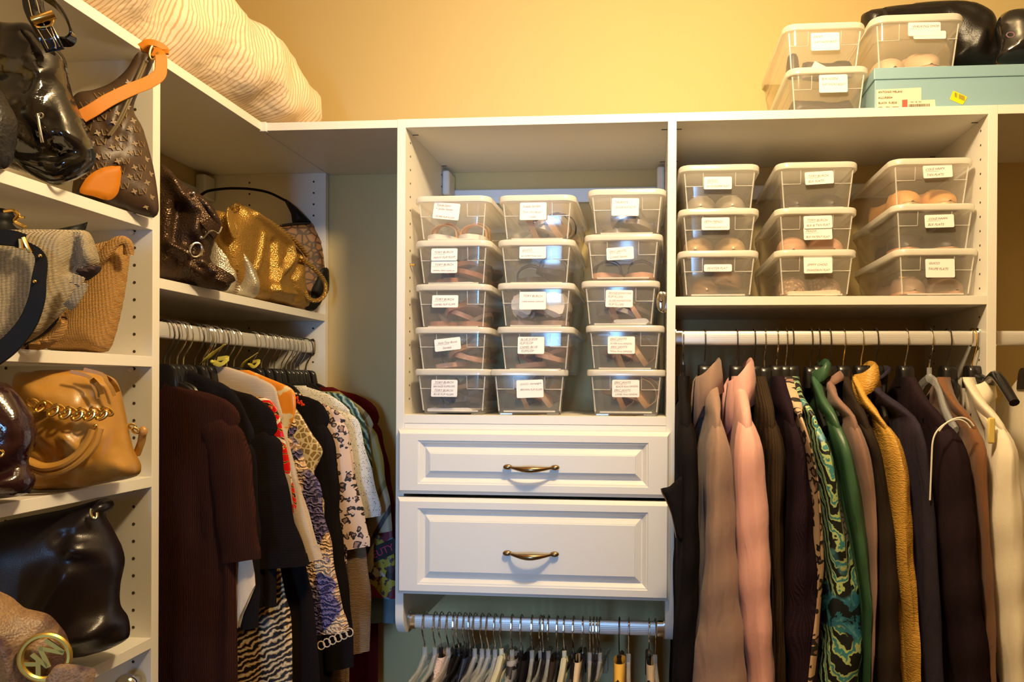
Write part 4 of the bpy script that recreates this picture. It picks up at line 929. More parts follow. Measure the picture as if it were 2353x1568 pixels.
for px, lb in ((1757, 'olive sweater and plum sweater'), (1863, 'print blouse and green jacket')):
    hanger('black hanger hanging between %s' % lb, (at_y(px, 777, YROD).x, YROD, ZR), -PI / 2, m_chrome if px == 1757 else m_dwire, m_blk, W=.14, Wb=.14, blk=(.022, .015))
# wide arm of the blazer hanger reaching forward past the upright
P = hk['white']; wa = [o for o in C.objects if o.get('label') == 'wide black hanger with gold hook holding the white blazer'][0]
e = at_y(2331, 926, YROD - .2) - P
MB().tube(smoothpath([(0, 0, -.085), (.05, .012, -.10), (-e.y * .6, e.x * .5, e.z * .62), (-e.y, e.x, e.z)], 5), [.016 - .0004 * i for i in range(16)], 10, flat=.9, up=(0, 0, 1)).build('shoulder_arm', m_blk, wa)
yt = thing('yellow_tag', 'yellow plastic sizer clipped by the white blazer shoulder', 'tag', at_y(2278, 990, YROD - .185))
MB().box(-.007, .007, -.003, .003, -.026, .026).build('clip', plain('yellow_plastic', (.75, .55, .15), .4), yt, bevel=.005)
# second white garment past the right upright
Pw = at_y(2372, 777, YROD)
gw = garment('white_shirt', 'second white shirt at the right photo edge', 'garment', (Pw.x, YROD, ZR), -PI / 2, mr_white, [(.088, .045), (.15, .145), (.19, .2), (.23, .22), (.3, .225), (.9, .23)], vf=((0, .0), (.9, .02)), T=((.1, .02), (.2, .03), (.9, .04)), hend=.93, sleeve=(.155, .93, .052), seed=46)
hanger('black hanger holding the second white shirt past the upright', (Pw.x, YROD, ZR), -PI / 2, m_dwire, m_blk)
tr = rod('short clothes rod past the right upright', (Xg, YROD, ZR), (2.1, YROD, ZR))
# vest flap with zip, white piping
pf = Plane(at_y(1550, 1150, YROD - .2), .25); fl = MB()
puff(fl, pf, [(1572, 1095), (1550, 1108), (1537, 1119), (1520, 1123), (1523, 1134), (1533, 1152), (1545, 1185), (1555, 1235), (1575, 1240), (1590, 1150)], .004, step=.006)
fl.build('front_flap', mg_black, g1, world=True)
zp = MB(); zz = smoothpath([pf.p(1519, 1123, .002), pf.p(1522, 1134, .002), pf.p(1532, 1153, .002), pf.p(1544, 1186, .002), pf.p(1554, 1236, .002)], 6)
zp.tube(zz, .0013, 6).build('zip', plain('zip_brass', (.55, .42, .25), .35, 1.0), g1, world=True)
pp = MB()
arc = [at_y(x, y, YROD - .215) for x, y in ((2137, 1150), (2139, 1100), (2141, 1050), (2143, 1018), (2150, 996), (2165, 979), (2185, 968), (2205, 965), (2220, 972), (2230, 984))]
pp.tube(smoothpath(arc, 5), .0017, 8).build('piping', plain('white_piping', (.8, .76, .68), .5), g12, world=True)
MB().tube(smoothpath([a + Vector((.006, 0, .004)) for a in arc[4:]], 5), .0018, 8).build('piping', plain('white_piping', (.8, .76, .68), .5), g12, world=True)

# ---------------- low rod
kinds = dict(c=('clear plastic hanger with pinch clips on the low rod', m_clearh, m_chrome, 'clear hangers on the low rod'), b=('black plastic hanger with pinch clips on the low rod', m_blk, m_chrome, 'black hangers on the low rod'))
LOW = [(272, 'c'), (355, 'c'), (405, 'b'), (465, 'c'), (512, 'b'), (550, 'b'), (600, 'b'), (640, 'b'), (682, 'c'), (740, 'c'), (792, 'c'), (848, 'c'), (900, 'w'), (987, 'c'), (1063, 'b'), (1150, 'c'), (1220, 'c'), (1243, 'b'), (1285, 'c'), (1358, 'b'), (1415, 'w'), (1490, 'b'), (1565, 'b'), (1625, 'c'), (1655, 'b'), (1680, 'b'), (1705, 'c'), (1865, 'k'), (1942, 'c'), (2108, 'b'), (2160, 'c')]
mivory = plain('ivory_plastic', (.66, .64, .50), .35)
base = {}; cnt = {}; ORD = 'first second third fourth fifth sixth seventh eighth ninth tenth eleventh twelfth thirteenth fourteenth fifteenth sixteenth'.split()
kinds['c'] = ('first from the left among clear plastic hangers on the low rod',) + kinds['c'][1:]; kinds['b'] = ('first from the left among black plastic hangers on the low rod',) + kinds['b'][1:]
for X_, kd in LOW:
    P0 = at_y(900 + X_ / 3.565, 1436, YLOW); P = Vector((P0.x, YLOW, ZLOW))
    if kd in kinds:
        lb, bm2, hm, gp_ = kinds[kd]
        if kd not in base:
            h = hanger(lb, P, -PI / 2, hm, bm2, W=.18, Wb=.17, htop=.062, tip=.12, neck='thin', arm=.0055, group=gp_); base[kd] = h
            for s_ in (1, -1):
                MB().box(s_ * .11 - .012, s_ * .11 + .012, -.006, .006, -.15, -.11).build('clip', bm2, h, bevel=.002)
        else: h = copy_tree(base[kd]); h.location = P; h.rotation_euler = (0, 0, -PI / 2 + random.uniform(-.08, .08))
        cnt[kd] = cnt.get(kd, 0) + 1; h['label'] = '%s from the left among %s hangers on the low rod' % (ORD[cnt[kd]], 'clear plastic' if kd == 'c' else 'black plastic')
    elif kd == 'w': hanger('ivory plastic hanger on the low rod, %s' % ('left one of two' if X_ == 900 else 'right one of two'), P, -PI / 2, m_chrome, mivory, W=.18, Wb=.17, htop=.060, tip=.13, neck='thin', arm=.0085)
    else: hanger('black hanger with all black hook on the low rod', P, -PI / 2, m_dwire, m_blk, W=.18, Wb=.17, tip=.13, neck='thin', arm=.008)
def mat_pais():
    t = NT('grey_paisley'); w_ = t.wave(t.co(), 14, 9, 2, 2, typ='RINGS'); t.set(t.ramp(w_, [(0, (.01, .01, .015)), (.3, (.22, .20, .22)), (.55, (.60, .56, .54)), (.6, (.03, .03, .03)), (.7, (.3, .28, .3))], 'CONSTANT'), .5); return t.m
def mat_lace2():
    t = NT('blush_lace'); v = t.vor(t.co(), 260, 'DISTANCE_TO_EDGE'); t.set(t.ramp(v[0], [(0, (.66, .50, .44)), (.2, (.6, .45, .4)), (.3, (.25, .17, .15))]), .7); t.bump(v[0], .5); return t.m
for X_, nm, lb, mt, tt in ((425, 'lace_skirt', 'blush lace skirt on the low rod', mat_lace2(), .012), (520, 'trousers', 'black trousers near the left end of low rod', mg_black, .006), (620, 'trousers', 'dark navy trousers on the low rod', s_navy, .006), (1000, 'paisley_skirt', 'grey paisley skirt on the low rod', mat_pais(), .013), (1100, 'skirt', 'plain black skirt beside the paisley skirt', mg_black, .008), (1200, 'trousers', 'black trousers left of the low rod middle', mg_black, .006), (1330, 'skirt', 'dark grey skirt under black hangers', mr_dkb, .008), (1530, 'satin_skirt', 'ivory satin skirt on the low rod', plain('ivory_satin', (.62, .48, .32), .3), .010), (1500, 'trousers', 'thick black trousers beside ivory satin', mg_black, .007), (1870, 'yellow_blouse', 'twisted yellow and beige top on black hook hanger', plain('yellow_satin', (.75, .42, .06), .35), .014), (2125, 'skirt', 'beige skirt near the right end of low rod', cloth('beige_cotton', (.45, .34, .22)), .011)):
    P0 = at_y(900 + X_ / 3.565, 1436, YLOW); garment(nm, lb, 'garment', (P0.x, YLOW, ZLOW), -PI / 2, mt, [(.075, .03), (.12, .10), (.16, .165), (.3, .175), (.6, .18)], T=((0, tt),), hend=.55, fold=.003, seed=X_, Wb=.16)
# ------------------------------------------------------------------ top of the closet
# blue shoe carton, its clear box and the black boots
bx0 = at_y(2008, 200, .02).x
bl = thing('shoe_carton', 'light blue cardboard shoe carton with paper label', 'box', (bx0, .02, Z0))
m_bluec = plain('blue_cardboard', (.25, .42, .50), .55)
lidz = at_y(2010, 155, .018).z - Z0; lidb = at_y(2010, 182, .018).z - Z0
MB().box(.003, .56, .003, .32, 0, lidz - .003).build('base', m_bluec, bl, bevel=.0015, smooth=False)
MB().box(0, .563, 0, .323, lidb, lidz).build('lid', m_bluec, bl, bevel=.0018, smooth=False)
def plate(P0, pts, mat, name, parent, th=.0005):
    n = len(pts); return MB().add([(a, P0 - th, b) for a, b in pts] + [(a, P0, b) for a, b in pts], [(i, (i + 1) % n, n + (i + 1) % n, n + i) for i in range(n)] + [tuple(range(n)), tuple(range(n, 2 * n))]).build(name, mat, parent, smooth=False)
def bxy(px, py): p = at_y(px, py, .022); return (p.x - bx0, p.z - Z0)
l1 = plate(.003, [bxy(2014, 206), bxy(2117, 201), bxy(2117, 245), bxy(2014, 248)], plain('cream_label', (.80, .70, .52), .7), 'paper_label', bl)
l2_ = plate(.0028, [bxy(2078, 232), bxy(2148, 229), bxy(2150, 246), bxy(2078, 247)], plain('cream_label', (.80, .70, .52), .7), 'price_label', bl, .0009)
plate(.0026, [bxy(2073, 230), bxy(2085, 229), bxy(2085, 247), bxy(2073, 248)], plain('red_sticker', (.80, .10, .07), .6), 'red_sticker', bl, .0012)
yl = plate(.0028, [bxy(2183, 228), bxy(2190, 209), bxy(2193, 209), bxy(2222, 222), bxy(2222, 225), bxy(2213, 240), bxy(2210, 240), bxy(2184, 229)], plain('yellow_sticker', (.80, .65, .01), .5), 'yellow_sticker', bl, .0006)
mt_dark = plain('print_ink', (.12, .09, .06), .8)
def btext(txt, px, py, sz, parent, rot=0.0, sp=1.0):
    a, b = bxy(px, py); return add_text(MB(), txt, sz, Matrix.Translation((a, .0016, b)) @ Matrix.Rotation(rot, 4, 'Y') @ Matrix.Rotation(PI / 2, 4, 'X'), space=sp).build('printing', mt_dark, parent, smooth=False)
btext('ANTONIO MELANI', 2018, 214, .0062, l1); btext('ALLURE004', 2018, 227, .0062, l1); btext('BLACK  SUEDE', 2018, 239, .0062, l1); btext('075    700   080M', 2018, 250, .0062, l1)
bc = MB(); a0, b0 = bxy(2088, 246); k = 0; rr = random.Random(3); x = 0
while x < .045: w_ = rr.choice((.0006, .0010, .0016)); bc.box(a0 + x, a0 + x + w_, .0014, .0018, b0, b0 + .006); x += w_ + rr.choice((.0006, .001))
bc.build('barcode', mt_dark, l2_, smooth=False)
btext('OPA   UB   75G', 2092, 236, .0035, l2_)
bc = MB(); a0, b0 = bxy(2194, 222)
for i in range(12):
    if i in (3, 4): continue
    t_ = i * .0018; bc.box(a0 + t_, a0 + t_ + .0009, .0018, .0021, b0 - t_ * .45 - .001, b0 + .009 - t_ * .45)
bc.build('barcode', mt_dark, yl, smooth=False)
B['g3'] = shoe_box('clear box on the blue carton, walking shoes inside', 2113, 35, .030, [(.010, .078, .03, ('WALKING SHOE', '')), (.020, .066, .02, ('',))], group='clear boxes on top of the closet', scale=1.14, zbase=Z0 + lidz)
shoe('flat', 'pale walking shoe at left in the carton-top box', B['g3'], -.040, .142, .05, cols=(s_nude, mm('pale_shoe', (.62, .45, .30))), z=.008)
shoe('flat', 'pale walking shoe standing at right in the carton-top box', B['g3'], .035, .142, -.05, rx=.12, cols=(s_nude, mm('pale_shoe', (.62, .45, .30))), z=.026, s=-1)
def inbox(b, name, label, cat, outline, mat, T=.02, y=.05):
    """dark boot lying in a clear box: outline given in box coordinates"""
    t = thing(name, label, cat); bp_ = B[b].location; s_ = B[b].scale[0]
    pl = Plane((bp_.x, bp_.y + y), 0.0); mb = MB(); puff(mb, pl, None, T, step=.006, flat2d=[(a * s_, bp_.z + z * s_) for a, z in outline])
    t.location = (bp_.x, bp_.y + y, bp_.z); mb.build('upper', mat, t, world=True); return t
inbox('g1', 'ankle_boot', 'dark ankle boot in the upper box on closet', 'boot', [(-.074, .006), (-.074, .050), (-.066, .062), (-.052, .060), (-.046, .03), (-.04, .006)], s_dk, .018)
inbox('g1', 'ankle_boot', 'dark boot shaft across the upper box on closet', 'boot', [(-.036, .006), (-.038, .040), (-.028, .046), (.02, .042), (.045, .047), (.070, .040), (.070, .006)], s_dk, .030, .06)
inbox('g2', 'ankle_boot', 'black suede boot in the lower box on closet', 'boot', [(-.070, .006), (-.072, .048), (-.05, .052), (.02, .046), (.05, .050), (.060, .045), (.062, .006)], s_dk, .03)
tp = thing('tissue_paper', 'white tissue paper corner inside upper box on closet', 'paper', B['g1'].location + Vector((0, .024, 0)))
MB().prism([(-.032, .006), (-.018, .034), (.032, .006)], 0, .0015).build('sheet', m_paper, tp, smooth=False)
m_boot = leather('black_boot_leather', (.014, .011, .009), .38, 300, .3)
ytop = Z0 + lidz
bt = thing('tall_boot', 'black leather tall boot lying on the blue carton', 'boot', (at_y(2200, 100, .17).x, .17, ytop))
pl = Plane((1.0, .17), 0.0); mb = MB()
puff(mb, pl, [(1981, 34), (2014, 23), (2089, 12), (2172, 5), (2227, 8), (2258, 19), (2280, 36), (2292, 69), (2296, 111), (2297, 146), (2190, 150), (2184, 110), (2150, 60), (2060, 56), (1990, 84), (1981, 60)], .045, step=.008, relief=creases(pl, [([(2284, 60), (2270, 100), (2262, 140)], -1), ([(2240, 90), (2230, 135)], 1), ([(2185, 30), (2240, 60)], -1)], .008, .012))
mb.build('boot_leather', m_boot, bt, world=True)
MB().tube([pl.p(2031, 20, .03), pl.p(2034, 34, .045), pl.p(2036, 60, .048)], .006, 8, flat=.4).build('strap', m_boot, bt, world=True)
b2 = thing('patterned_bag', 'black and cream patent bag at the top right edge', 'bag', (at_y(2340, 100, .10).x, .10, ytop))
pl = Plane((1.0, .10), 0.0); mb = MB()
puff(mb, pl, [(2289, 62), (2295, 42), (2312, 27), (2345, 23), (2390, 30), (2430, 60), (2435, 146), (2300, 144), (2295, 100)], .05, step=.008, relief=creases(pl, [([(2305, 40), (2300, 90), (2310, 140)], -1)], .01, .012))
def mat_pat():
    t = NT('black_cream_patent'); n_ = t.noise(t.co(), 11, 1); t.set(t.ramp(n_[0], [(0, (.012, .01, .01)), (.57, (.012, .01, .01)), (.58, (.62, .55, .38))], 'CONSTANT'), .15, coat=.5); return t.m
mb.build('bag_body', mat_pat(), b2, world=True)
MB().tube([pl.p(2322 + 9 * math.cos(a), 80 + 6 * math.sin(a), .052) for a in [2 * PI * i / 14 for i in range(14)]], .0012, 6, closed=True).build('ring_mark', plain('mauve_line', (.3, .16, .25), .4), b2, world=True)
# striped pillow
def mat_pillow():
    t = NT('striped_ticking'); w_ = t.wave(t.co(rot=(0, 0, 0)), 17, 1.2, 2, .8, d='Z'); n_ = t.noise(t.co(), 7, 4, .6, .5); s2 = t.wave(t.co(), 34, 1.0, 2, 1, d='Y')
    t.set(t.mix(t.math('GREATER_THAN', s2, .80), (.84, .68, .48), (.62, .40, .20)), .8, sheen=.2); t.bump(n_[0], .9, .02); return t.m
plw = thing('striped_pillow', 'long cream pillow in striped ticking on the corner shelf', 'pillow', (-.42, -.35, Z0))
rows = []; NS = 70
for i in range(NS + 1):
    q = i / NS; y = -1.05 + 1.33 * q; e = min(1, (math.sin(min(1, max(0, (1 - q) * 5.5)) * PI / 2)) ** .6) * min(1, math.sin(min(1, q * 7 + .05) * PI / 2) ** .6)
    xc = lerp([(0, -.475), (.55, -.475), (.8, -.46), (1, -.42)], q); hw = lerp([(0, .15), (.6, .175), (.8, .20), (1, .20)], q) * (.35 + .65 * e); hh = lerp([(0, .30), (.4, .29), (.6, .26), (.8, .225), (.92, .18), (1, .13)], q) * (.15 + .85 * e) / 2
    row = []
    for j in range(48):
        a = 2 * PI * j / 48; c, s_ = math.cos(a), math.sin(a)
        x = xc + hw * math.copysign(abs(c) ** .8, c); z = hh + hh * math.copysign(abs(s_) ** .75, s_)
        nn = noise.fractal(Vector((x * 5, y * 9, z * 6)), 1, 2, 4) * .028 + .007 * math.sin(y * 45 + z * 30 + 3 * noise.noise(Vector((x * 8, y * 4, z * 5))))
        wgt = max(0, min(1, z / .05))
        row.append((x + nn * c * wgt, y + .0 * s_, max(0.001, z + nn * s_ * wgt)))
    rows.append(row)
MB().grid([[(p[0] + .42, p[1] + .35, p[2]) for p in r] for r in rows], closed=True, cap=True).build('cushion', mat_pillow(), plw, ang=2)

# ------------------------------------------------------------------ handbags
ZS = [1.8473 + TH, 1.5945 + TH, 1.3722 + TH, 1.0733 + TH]; ZG = 1.762
def bag(name, label, loc): return thing(name, label, 'handbag', loc)
def ring_px(pl, cx_, cy_, rx, ry, t, r, n=20, rot=0, seg=1.0, mb=None):
    mb = mb or MB(); pts = []
    for i in range(n if seg >= 1 else n + 1):
        a = 2 * PI * seg * i / n; x, y = rx * math.cos(a), ry * math.sin(a)
        pts.append(pl.p(cx_ + x * math.cos(rot) - y * math.sin(rot), cy_ + x * math.sin(rot) + y * math.cos(rot), t))
    return mb.tube(pts, r, 8, closed=seg >= 1)
def strap_px(pl, pts, w_, th, name, mat, parent, wd=None, k=6, both=None):
    P = smoothpath([pl.p(x, y, t) for x, y, t in pts], k)
    if wd is None:
        wd = []
        for i in range(len(P)):
            tg = P[min(i + 1, len(P) - 1)] - P[max(0, i - 1)]; wd.append(tg.cross(pl.n))
    ww = w_ if not isinstance(w_, list) else [w_[0] + (w_[1] - w_[0]) * i / (len(P) - 1) for i in range(len(P))]
    return MB().ribbon(P, wd, ww, th).build(name, mat, parent, world=True, ang=.35)
def stitch(pl, pts, name, mat, parent, r=.0006):
    return MB().tube(smoothpath([pl.p(x, y, t) for x, y, t in pts], 6), r, 5).build(name, mat, parent, world=True)
m_patent = leather('black_patent_leather', (.010, .008, .007), .10, 40, .7, coat=.8, crease=11); m_pebble = leather('black_pebbled_leather', (.012, .010, .009), .42, 240, .7)
m_tan = plain('tan_leather', (.52, .175, .010), .5, 0.0, .2); m_cream_st = plain('cream_thread', (.40, .30, .16), .8)
# 1 black patent bucket bag
A = at_x(118, 425, XF - .015); pl = Plane((A.x, A.y), .38)
bg1 = bag('patent_handbag', 'black patent leather bag with buckled handle on top left shelf', (A.x, A.y, ZS[0]))
mb = MB(); puff(mb, pl, [(-60, 70), (-10, 52), (36, 56), (78, 60), (115, 95), (150, 135), (160, 190), (172, 232), (193, 279), (214, 329), (221, 357), (211, 388), (178, 411), (143, 424), (118, 424), (71, 402), (20, 385), (-60, 350)], .045, R=.06, step=.0065, back=.03,
    relief=creases(pl, [([(60, 350), (100, 260), (118, 190), (148, 168)], 1), ([(95, 210), (80, 290), (98, 330)], -1), ([(160, 250), (178, 320), (215, 350)], 1), ([(20, 345), (90, 370), (215, 356)], -1.3), ([(0, 180), (60, 190)], -1), ([(140, 350), (142, 410)], -1), ([(80, 250), (40, 300)], 1), ([(15, 60), (20, 330)], -.8)], .012, .011, nf=22, ns=.006, seed=3))
mb.build('bag_body', m_patent, bg1, world=True, ang=2)
strap_px(pl, [(74, -30, .05), (76, 10, .055), (84, 35, .058), (98, 60, .058), (112, 88, .056), (127, 118, .050)], .026, .004, 'handle', m_patent, bg1)
strap_px(pl, [(100, -10, .02), (128, 10, .022), (152, 42, .024), (166, 78, .022), (158, 95, .018), (140, 96, .016)], .017, .004, 'handle', m_patent, bg1, wd=pl.n * .8 + Vector((0, 0, .4)))
strap_px(pl, [(100, 60, .061), (112, 90, .060), (124, 112, .056)], .018, .003, 'handle_tab', m_patent, bg1)
for dx in (-1, 1): stitch(pl, [(74 + dx * 9, 0, .062), (88 + dx * 10, 50, .063), (112 + dx * 11, 92, .062), (120 + dx * 9, 112, .058)], 'stitching', m_cream_st, bg1)
bk = MB(); bk.tube([pl.p(76, 48, .066), pl.p(98, 41, .068), pl.p(124, 33, .066)], .0062, 10); bk.tube(smoothpath([pl.p(80, 45, .064), pl.p(86, 62, .064), pl.p(116, 58, .064), pl.p(122, 36, .064)], 3), .002, 6)
bk.build('buckle', m_gold, bg1, world=True)
zp_ = MB(); zp_.tube([pl.p(86, 262, .062), pl.p(90, 290, .064), pl.p(98, 328, .062)], .0022, 8); ring_px(pl, 94, 266, 5, 6, .063, .0012, mb=zp_); zp_.build('zip_pull', m_chrome, bg1, world=True)
stitch(pl, [(21, 354, .02), (70, 395, .028), (118, 416, .03), (170, 405, .03), (212, 372, .02)], 'piping', m_patent, bg1, .003)
# 2 pebbled bag at the far left edge
A = at_x(0, 385, XF + .01); pl = Plane((A.x, A.y), .3)
bg2 = bag('pebbled_handbag', 'black pebbled leather bag cut by the left photo edge', (A.x, A.y, ZS[0]))
mb = MB(); puff(mb, pl, [(-110, 170), (-30, 185), (0, 205), (18, 235), (36, 268), (38, 300), (30, 345), (20, 380), (0, 389), (-110, 380)], .035, step=.008, relief=creases(pl, [([(0, 220), (25, 330)], 1)], .006, .012, ns=.004)); mb.build('bag_body', m_pebble, bg2, world=True, ang=2)
# 3 monogram shoulder bag with tan strap
A = at_x(172, 452, XF - .045); Bp = at_x(365, 500, XF + .028); ang = math.atan2(Bp.y - A.y, Bp.x - A.x); pl = Plane((A.x, A.y), ang)
bg3 = bag('monogram_handbag', 'brown monogram canvas shoulder bag with tan leather strap', (A.x, A.y, ZS[0]))
m_mono = leather('brown_canvas', (.070, .038, .018), .45, 420, .15, crease=9, dark=.65)
rel3 = creases(pl, [([(258, 360), (262, 300), (300, 250), (325, 130)], -1.2), ([(250, 300), (256, 240), (290, 220)], 1), ([(300, 250), (330, 330), (352, 420)], -.8), ([(240, 290), (265, 380)], 1)], .007, .010, ns=.004, seed=8)
out3 = [(325, 117), (310, 128), (290, 160), (255, 190), (215, 206), (175, 215), (160, 250), (168, 320), (172, 380), (165, 445), (172, 452), (235, 466), (300, 487), (345, 500), (358, 497), (365, 480), (359, 420), (347, 360), (328, 295), (307, 252), (322, 205), (350, 150), (346, 126)]
mb = MB(); puff(mb, pl, out3, .030, R=.05, step=.006, back=.028, relief=rel3, power=.6); mb.build('bag_body', m_mono, bg3, world=True, ang=2)
m_monop = plain('monogram_print', (.21, .125, .04), .5)
pr_ = MB(); rnd = random.Random(11); o2 = [pl.sz(*q) for q in out3]
def project_text(mb, pl, px, py, txt, sz, rot, T, relief, P2):
    s0, z0 = pl.sz(px, py); me = text_mesh(txt, sz, thin=0, extr=0, align='CENTER'); n = len(P2); vs = []
    for v in me.vertices:
        a = s0 + v.co.x * math.cos(rot) - v.co.y * math.sin(rot); b = z0 + v.co.x * math.sin(rot) + v.co.y * math.cos(rot)
        d = min(segd((a, b), P2[i - 1], P2[i]) for i in range(n)); k = min(d / .05, 1); t_ = T * max(0, 1 - (1 - k) ** 2) ** .6 + relief(a, b) * min(1, d / .025)
        vs.append(pl.w(a, b, t_ + .0022))
    mb.add(vs, [tuple(p.vertices) for p in me.polygons]); bpy.data.meshes.remove(me)
marks = ['LV', '\u2726', 'LV', '\u2738', 'LV', '\u25c7']
for i in range(10):
    for j in range(13):
        px = 170 + i * 21 + (10 if j % 2 else 0); py = 140 + j * 27 + i * 6
        s0 = pl.sz(px, py)
        if inside(s0, o2) and min(segd(s0, o2[k_ - 1], o2[k_]) for k_ in range(len(o2))) > .012:
            if (i + j) % 2: project_text(pr_, pl, px, py, 'LV', .0145, .25, .030, rel3, o2)
            else:
                me = None; s1, z1 = s0
                d = min(segd(s0, o2[k_ - 1], o2[k_]) for k_ in range(len(o2))); kk = min(d / .05, 1); t_ = .030 * (1 - (1 - kk) ** 2) ** .6 + rel3(s1, z1) * min(1, d / .025) + .0014
                st_ = []; 
                for q_ in range(16): a = 2 * PI * q_ / 16; r_ = .0058 if q_ % 4 == 0 else (.0022 if q_ % 2 == 0 else .0035); st_.append(pl.w(s1 + r_ * math.cos(a + .4), z1 + r_ * math.sin(a + .4), t_))
                pr_.add(st_, [tuple(range(16))])
o = pr_.build('monogram_print', m_monop, bg3, world=True, smooth=False); o['kind'] = 'stuff'
mb = MB(); puff(mb, pl, [(264, 390), (263, 420), (256, 452), (235, 467), (200, 458), (170, 450), (176, 430), (192, 410), (220, 394), (245, 389)], .005, R=.008, step=.006, back=.0, power=.5, t0=.031); mb.build('corner_patch', m_tan, bg3, world=True, ang=2)
strap_px(pl, [(352, 118, .028), (368, 126, .034), (370, 150, .036), (366, 172, .038), (340, 190, .040), (300, 206, .044), (250, 230, .046), (215, 252, .046), (186, 268, .044)], .0195, .003, 'strap', m_tan, bg3)
strap_px(pl, [(322, 108, .02), (340, 98, .026), (362, 102, .03), (378, 112, .03), (379, 124, .032)], .012, .004, 'strap_loop', m_tan, bg3, wd=Vector((.2, .3, 1)))
mb = MB(); puff(mb, pl, [(322, 104), (338, 100), (356, 118), (352, 146), (342, 140), (326, 122)], .026, step=.005, back=.02); mb.build('strap_tab', m_tan, bg3, world=True)
mb = MB(); ring_px(pl, 354, 118, 9, 19, .034, .0017, rot=.25, seg=.6, mb=mb); mb.build('ring', m_gold, bg3, world=True)
for off in (-2.5, 3.5): stitch(pl, [(335 + off, 140, .020), (315 + off, 185, .032), (296 + off, 230, .038), (272 + off, 280, .038), (250 + off, 312, .036)], 'zip_edge', plain('zip_tape', (.16, .12, .06), .3, .3), bg3, .0022)

# ---- second shelf
A = at_x(50, 800, XF + .006); pl = Plane((A.x, A.y), .55)
bg4 = bag('woven_tote', 'silver grey woven tote with folded rim and black strap', (A.x, A.y, ZS[1]))
m_wgrey = woven('silver_weave', (.28, .21, .12), (.78, .66, .46), 430, 330, .45); m_straw = woven('tan_straw_weave', (.36, .17, .04), (.80, .48, .16), 520, 300, .6)
# straw tote behind
A2 = at_x(240, 811, XF - .012); pl2 = Plane((A2.x, A2.y), .30)
bg5 = bag('straw_tote', 'tan woven straw tote with rolled rim at shelf end', (A2.x, A2.y, ZS[1]))
mb = MB(); puff(mb, pl2, [(140, 640), (165, 590), (205, 566), (240, 556), (268, 549), (286, 550), (297, 562), (298, 590), (291, 650), (280, 710), (267, 766), (255, 798), (240, 810), (180, 808), (110, 803), (105, 760), (120, 690)], .035, R=.05, step=.007, back=.03, relief=creases(pl2, [([(225, 605), (250, 575), (280, 560)], -1.6), ([(215, 560), (268, 545)], 1.2), ([(200, 650), (160, 740)], -.6)], .012, .010, ns=.002))
mb.build('bag_body', m_straw, bg5, world=True, ang=2)
mb = MB(); mb.tube(smoothpath([pl2.p(222, 604, .045), pl2.p(240, 585, .05), pl2.p(262, 560, .05), pl2.p(281, 553, .046), pl2.p(294, 562, .040), pl2.p(296, 585, .034)], 5), .008, 10, flat=.8); mb.build('rolled_rim', m_straw, bg5, world=True)
mb = MB(); puff(mb, pl, [(-70, 530), (0, 528), (80, 527), (153, 528), (190, 529), (207, 537), (219, 562), (230, 600), (222, 612), (196, 640), (189, 664), (170, 690), (153, 711), (128, 736), (97, 766), (60, 788), (15, 800), (-70, 800)], .035, R=.04, step=.007, back=.03, relief=creases(pl, [([(180, 545), (174, 590), (172, 625)], -2.2), ([(195, 540), (212, 590)], 1.2), ([(165, 650), (120, 740)], -.5)], .011, .010, ns=.003))
mb.build('bag_body', m_wgrey, bg4, world=True, ang=2)
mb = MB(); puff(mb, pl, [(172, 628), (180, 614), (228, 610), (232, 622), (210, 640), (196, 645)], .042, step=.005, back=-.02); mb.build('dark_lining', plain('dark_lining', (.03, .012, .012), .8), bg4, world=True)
strap_px(pl, [(166, 640, .044), (190, 648, .046)], .014, .008, 'tab', m_wgrey, bg4); strap_px(pl, [(192, 650, .046), (182, 672, .044), (168, 694, .040), (156, 706, .034)], .013, .006, 'edge_binding', m_wgrey, bg4)
mb = MB(); puff(mb, pl, [(152, 716), (155, 745), (146, 770), (125, 790), (97, 804), (60, 803), (45, 800), (70, 788), (105, 768), (135, 738)], .028, step=.006, back=.02); mb.build('straw_panel', m_straw, bg4, world=True)
m_bstrap = plain('black_strap_leather', (.008, .0075, .007), .5, 0.0, .18)
strap_px(pl, [(60, 562, .05), (85, 578, .052), (95, 600, .054), (90, 640, .056), (84, 690, .056), (62, 745, .052), (20, 795, .05), (-30, 830, .05)], [.009, .027], .004, 'strap', m_bstrap, bg4)
strap_px(pl, [(-40, 548, .05), (0, 545, .052), (30, 548, .054), (55, 556, .052)], .022, .006, 'strap_end', m_bstrap, bg4)
MB().tube([pl.p(47, 550, .058), pl.p(49, 572, .058)], .0032, 8).build('buckle', m_gold, bg4, world=True)
MB().tube([pl.p(53, 546, .058), pl.p(62, 566, .058), pl.p(70, 580, .056)], .0028, 8).build('buckle_pin', m_gold, bg4, world=True)
for q_ in ((92, 588, .06), (80, 647, .062)): MB().ball(pl.p(*q_), .0026).build('rivet', m_gold, bg4, world=True)
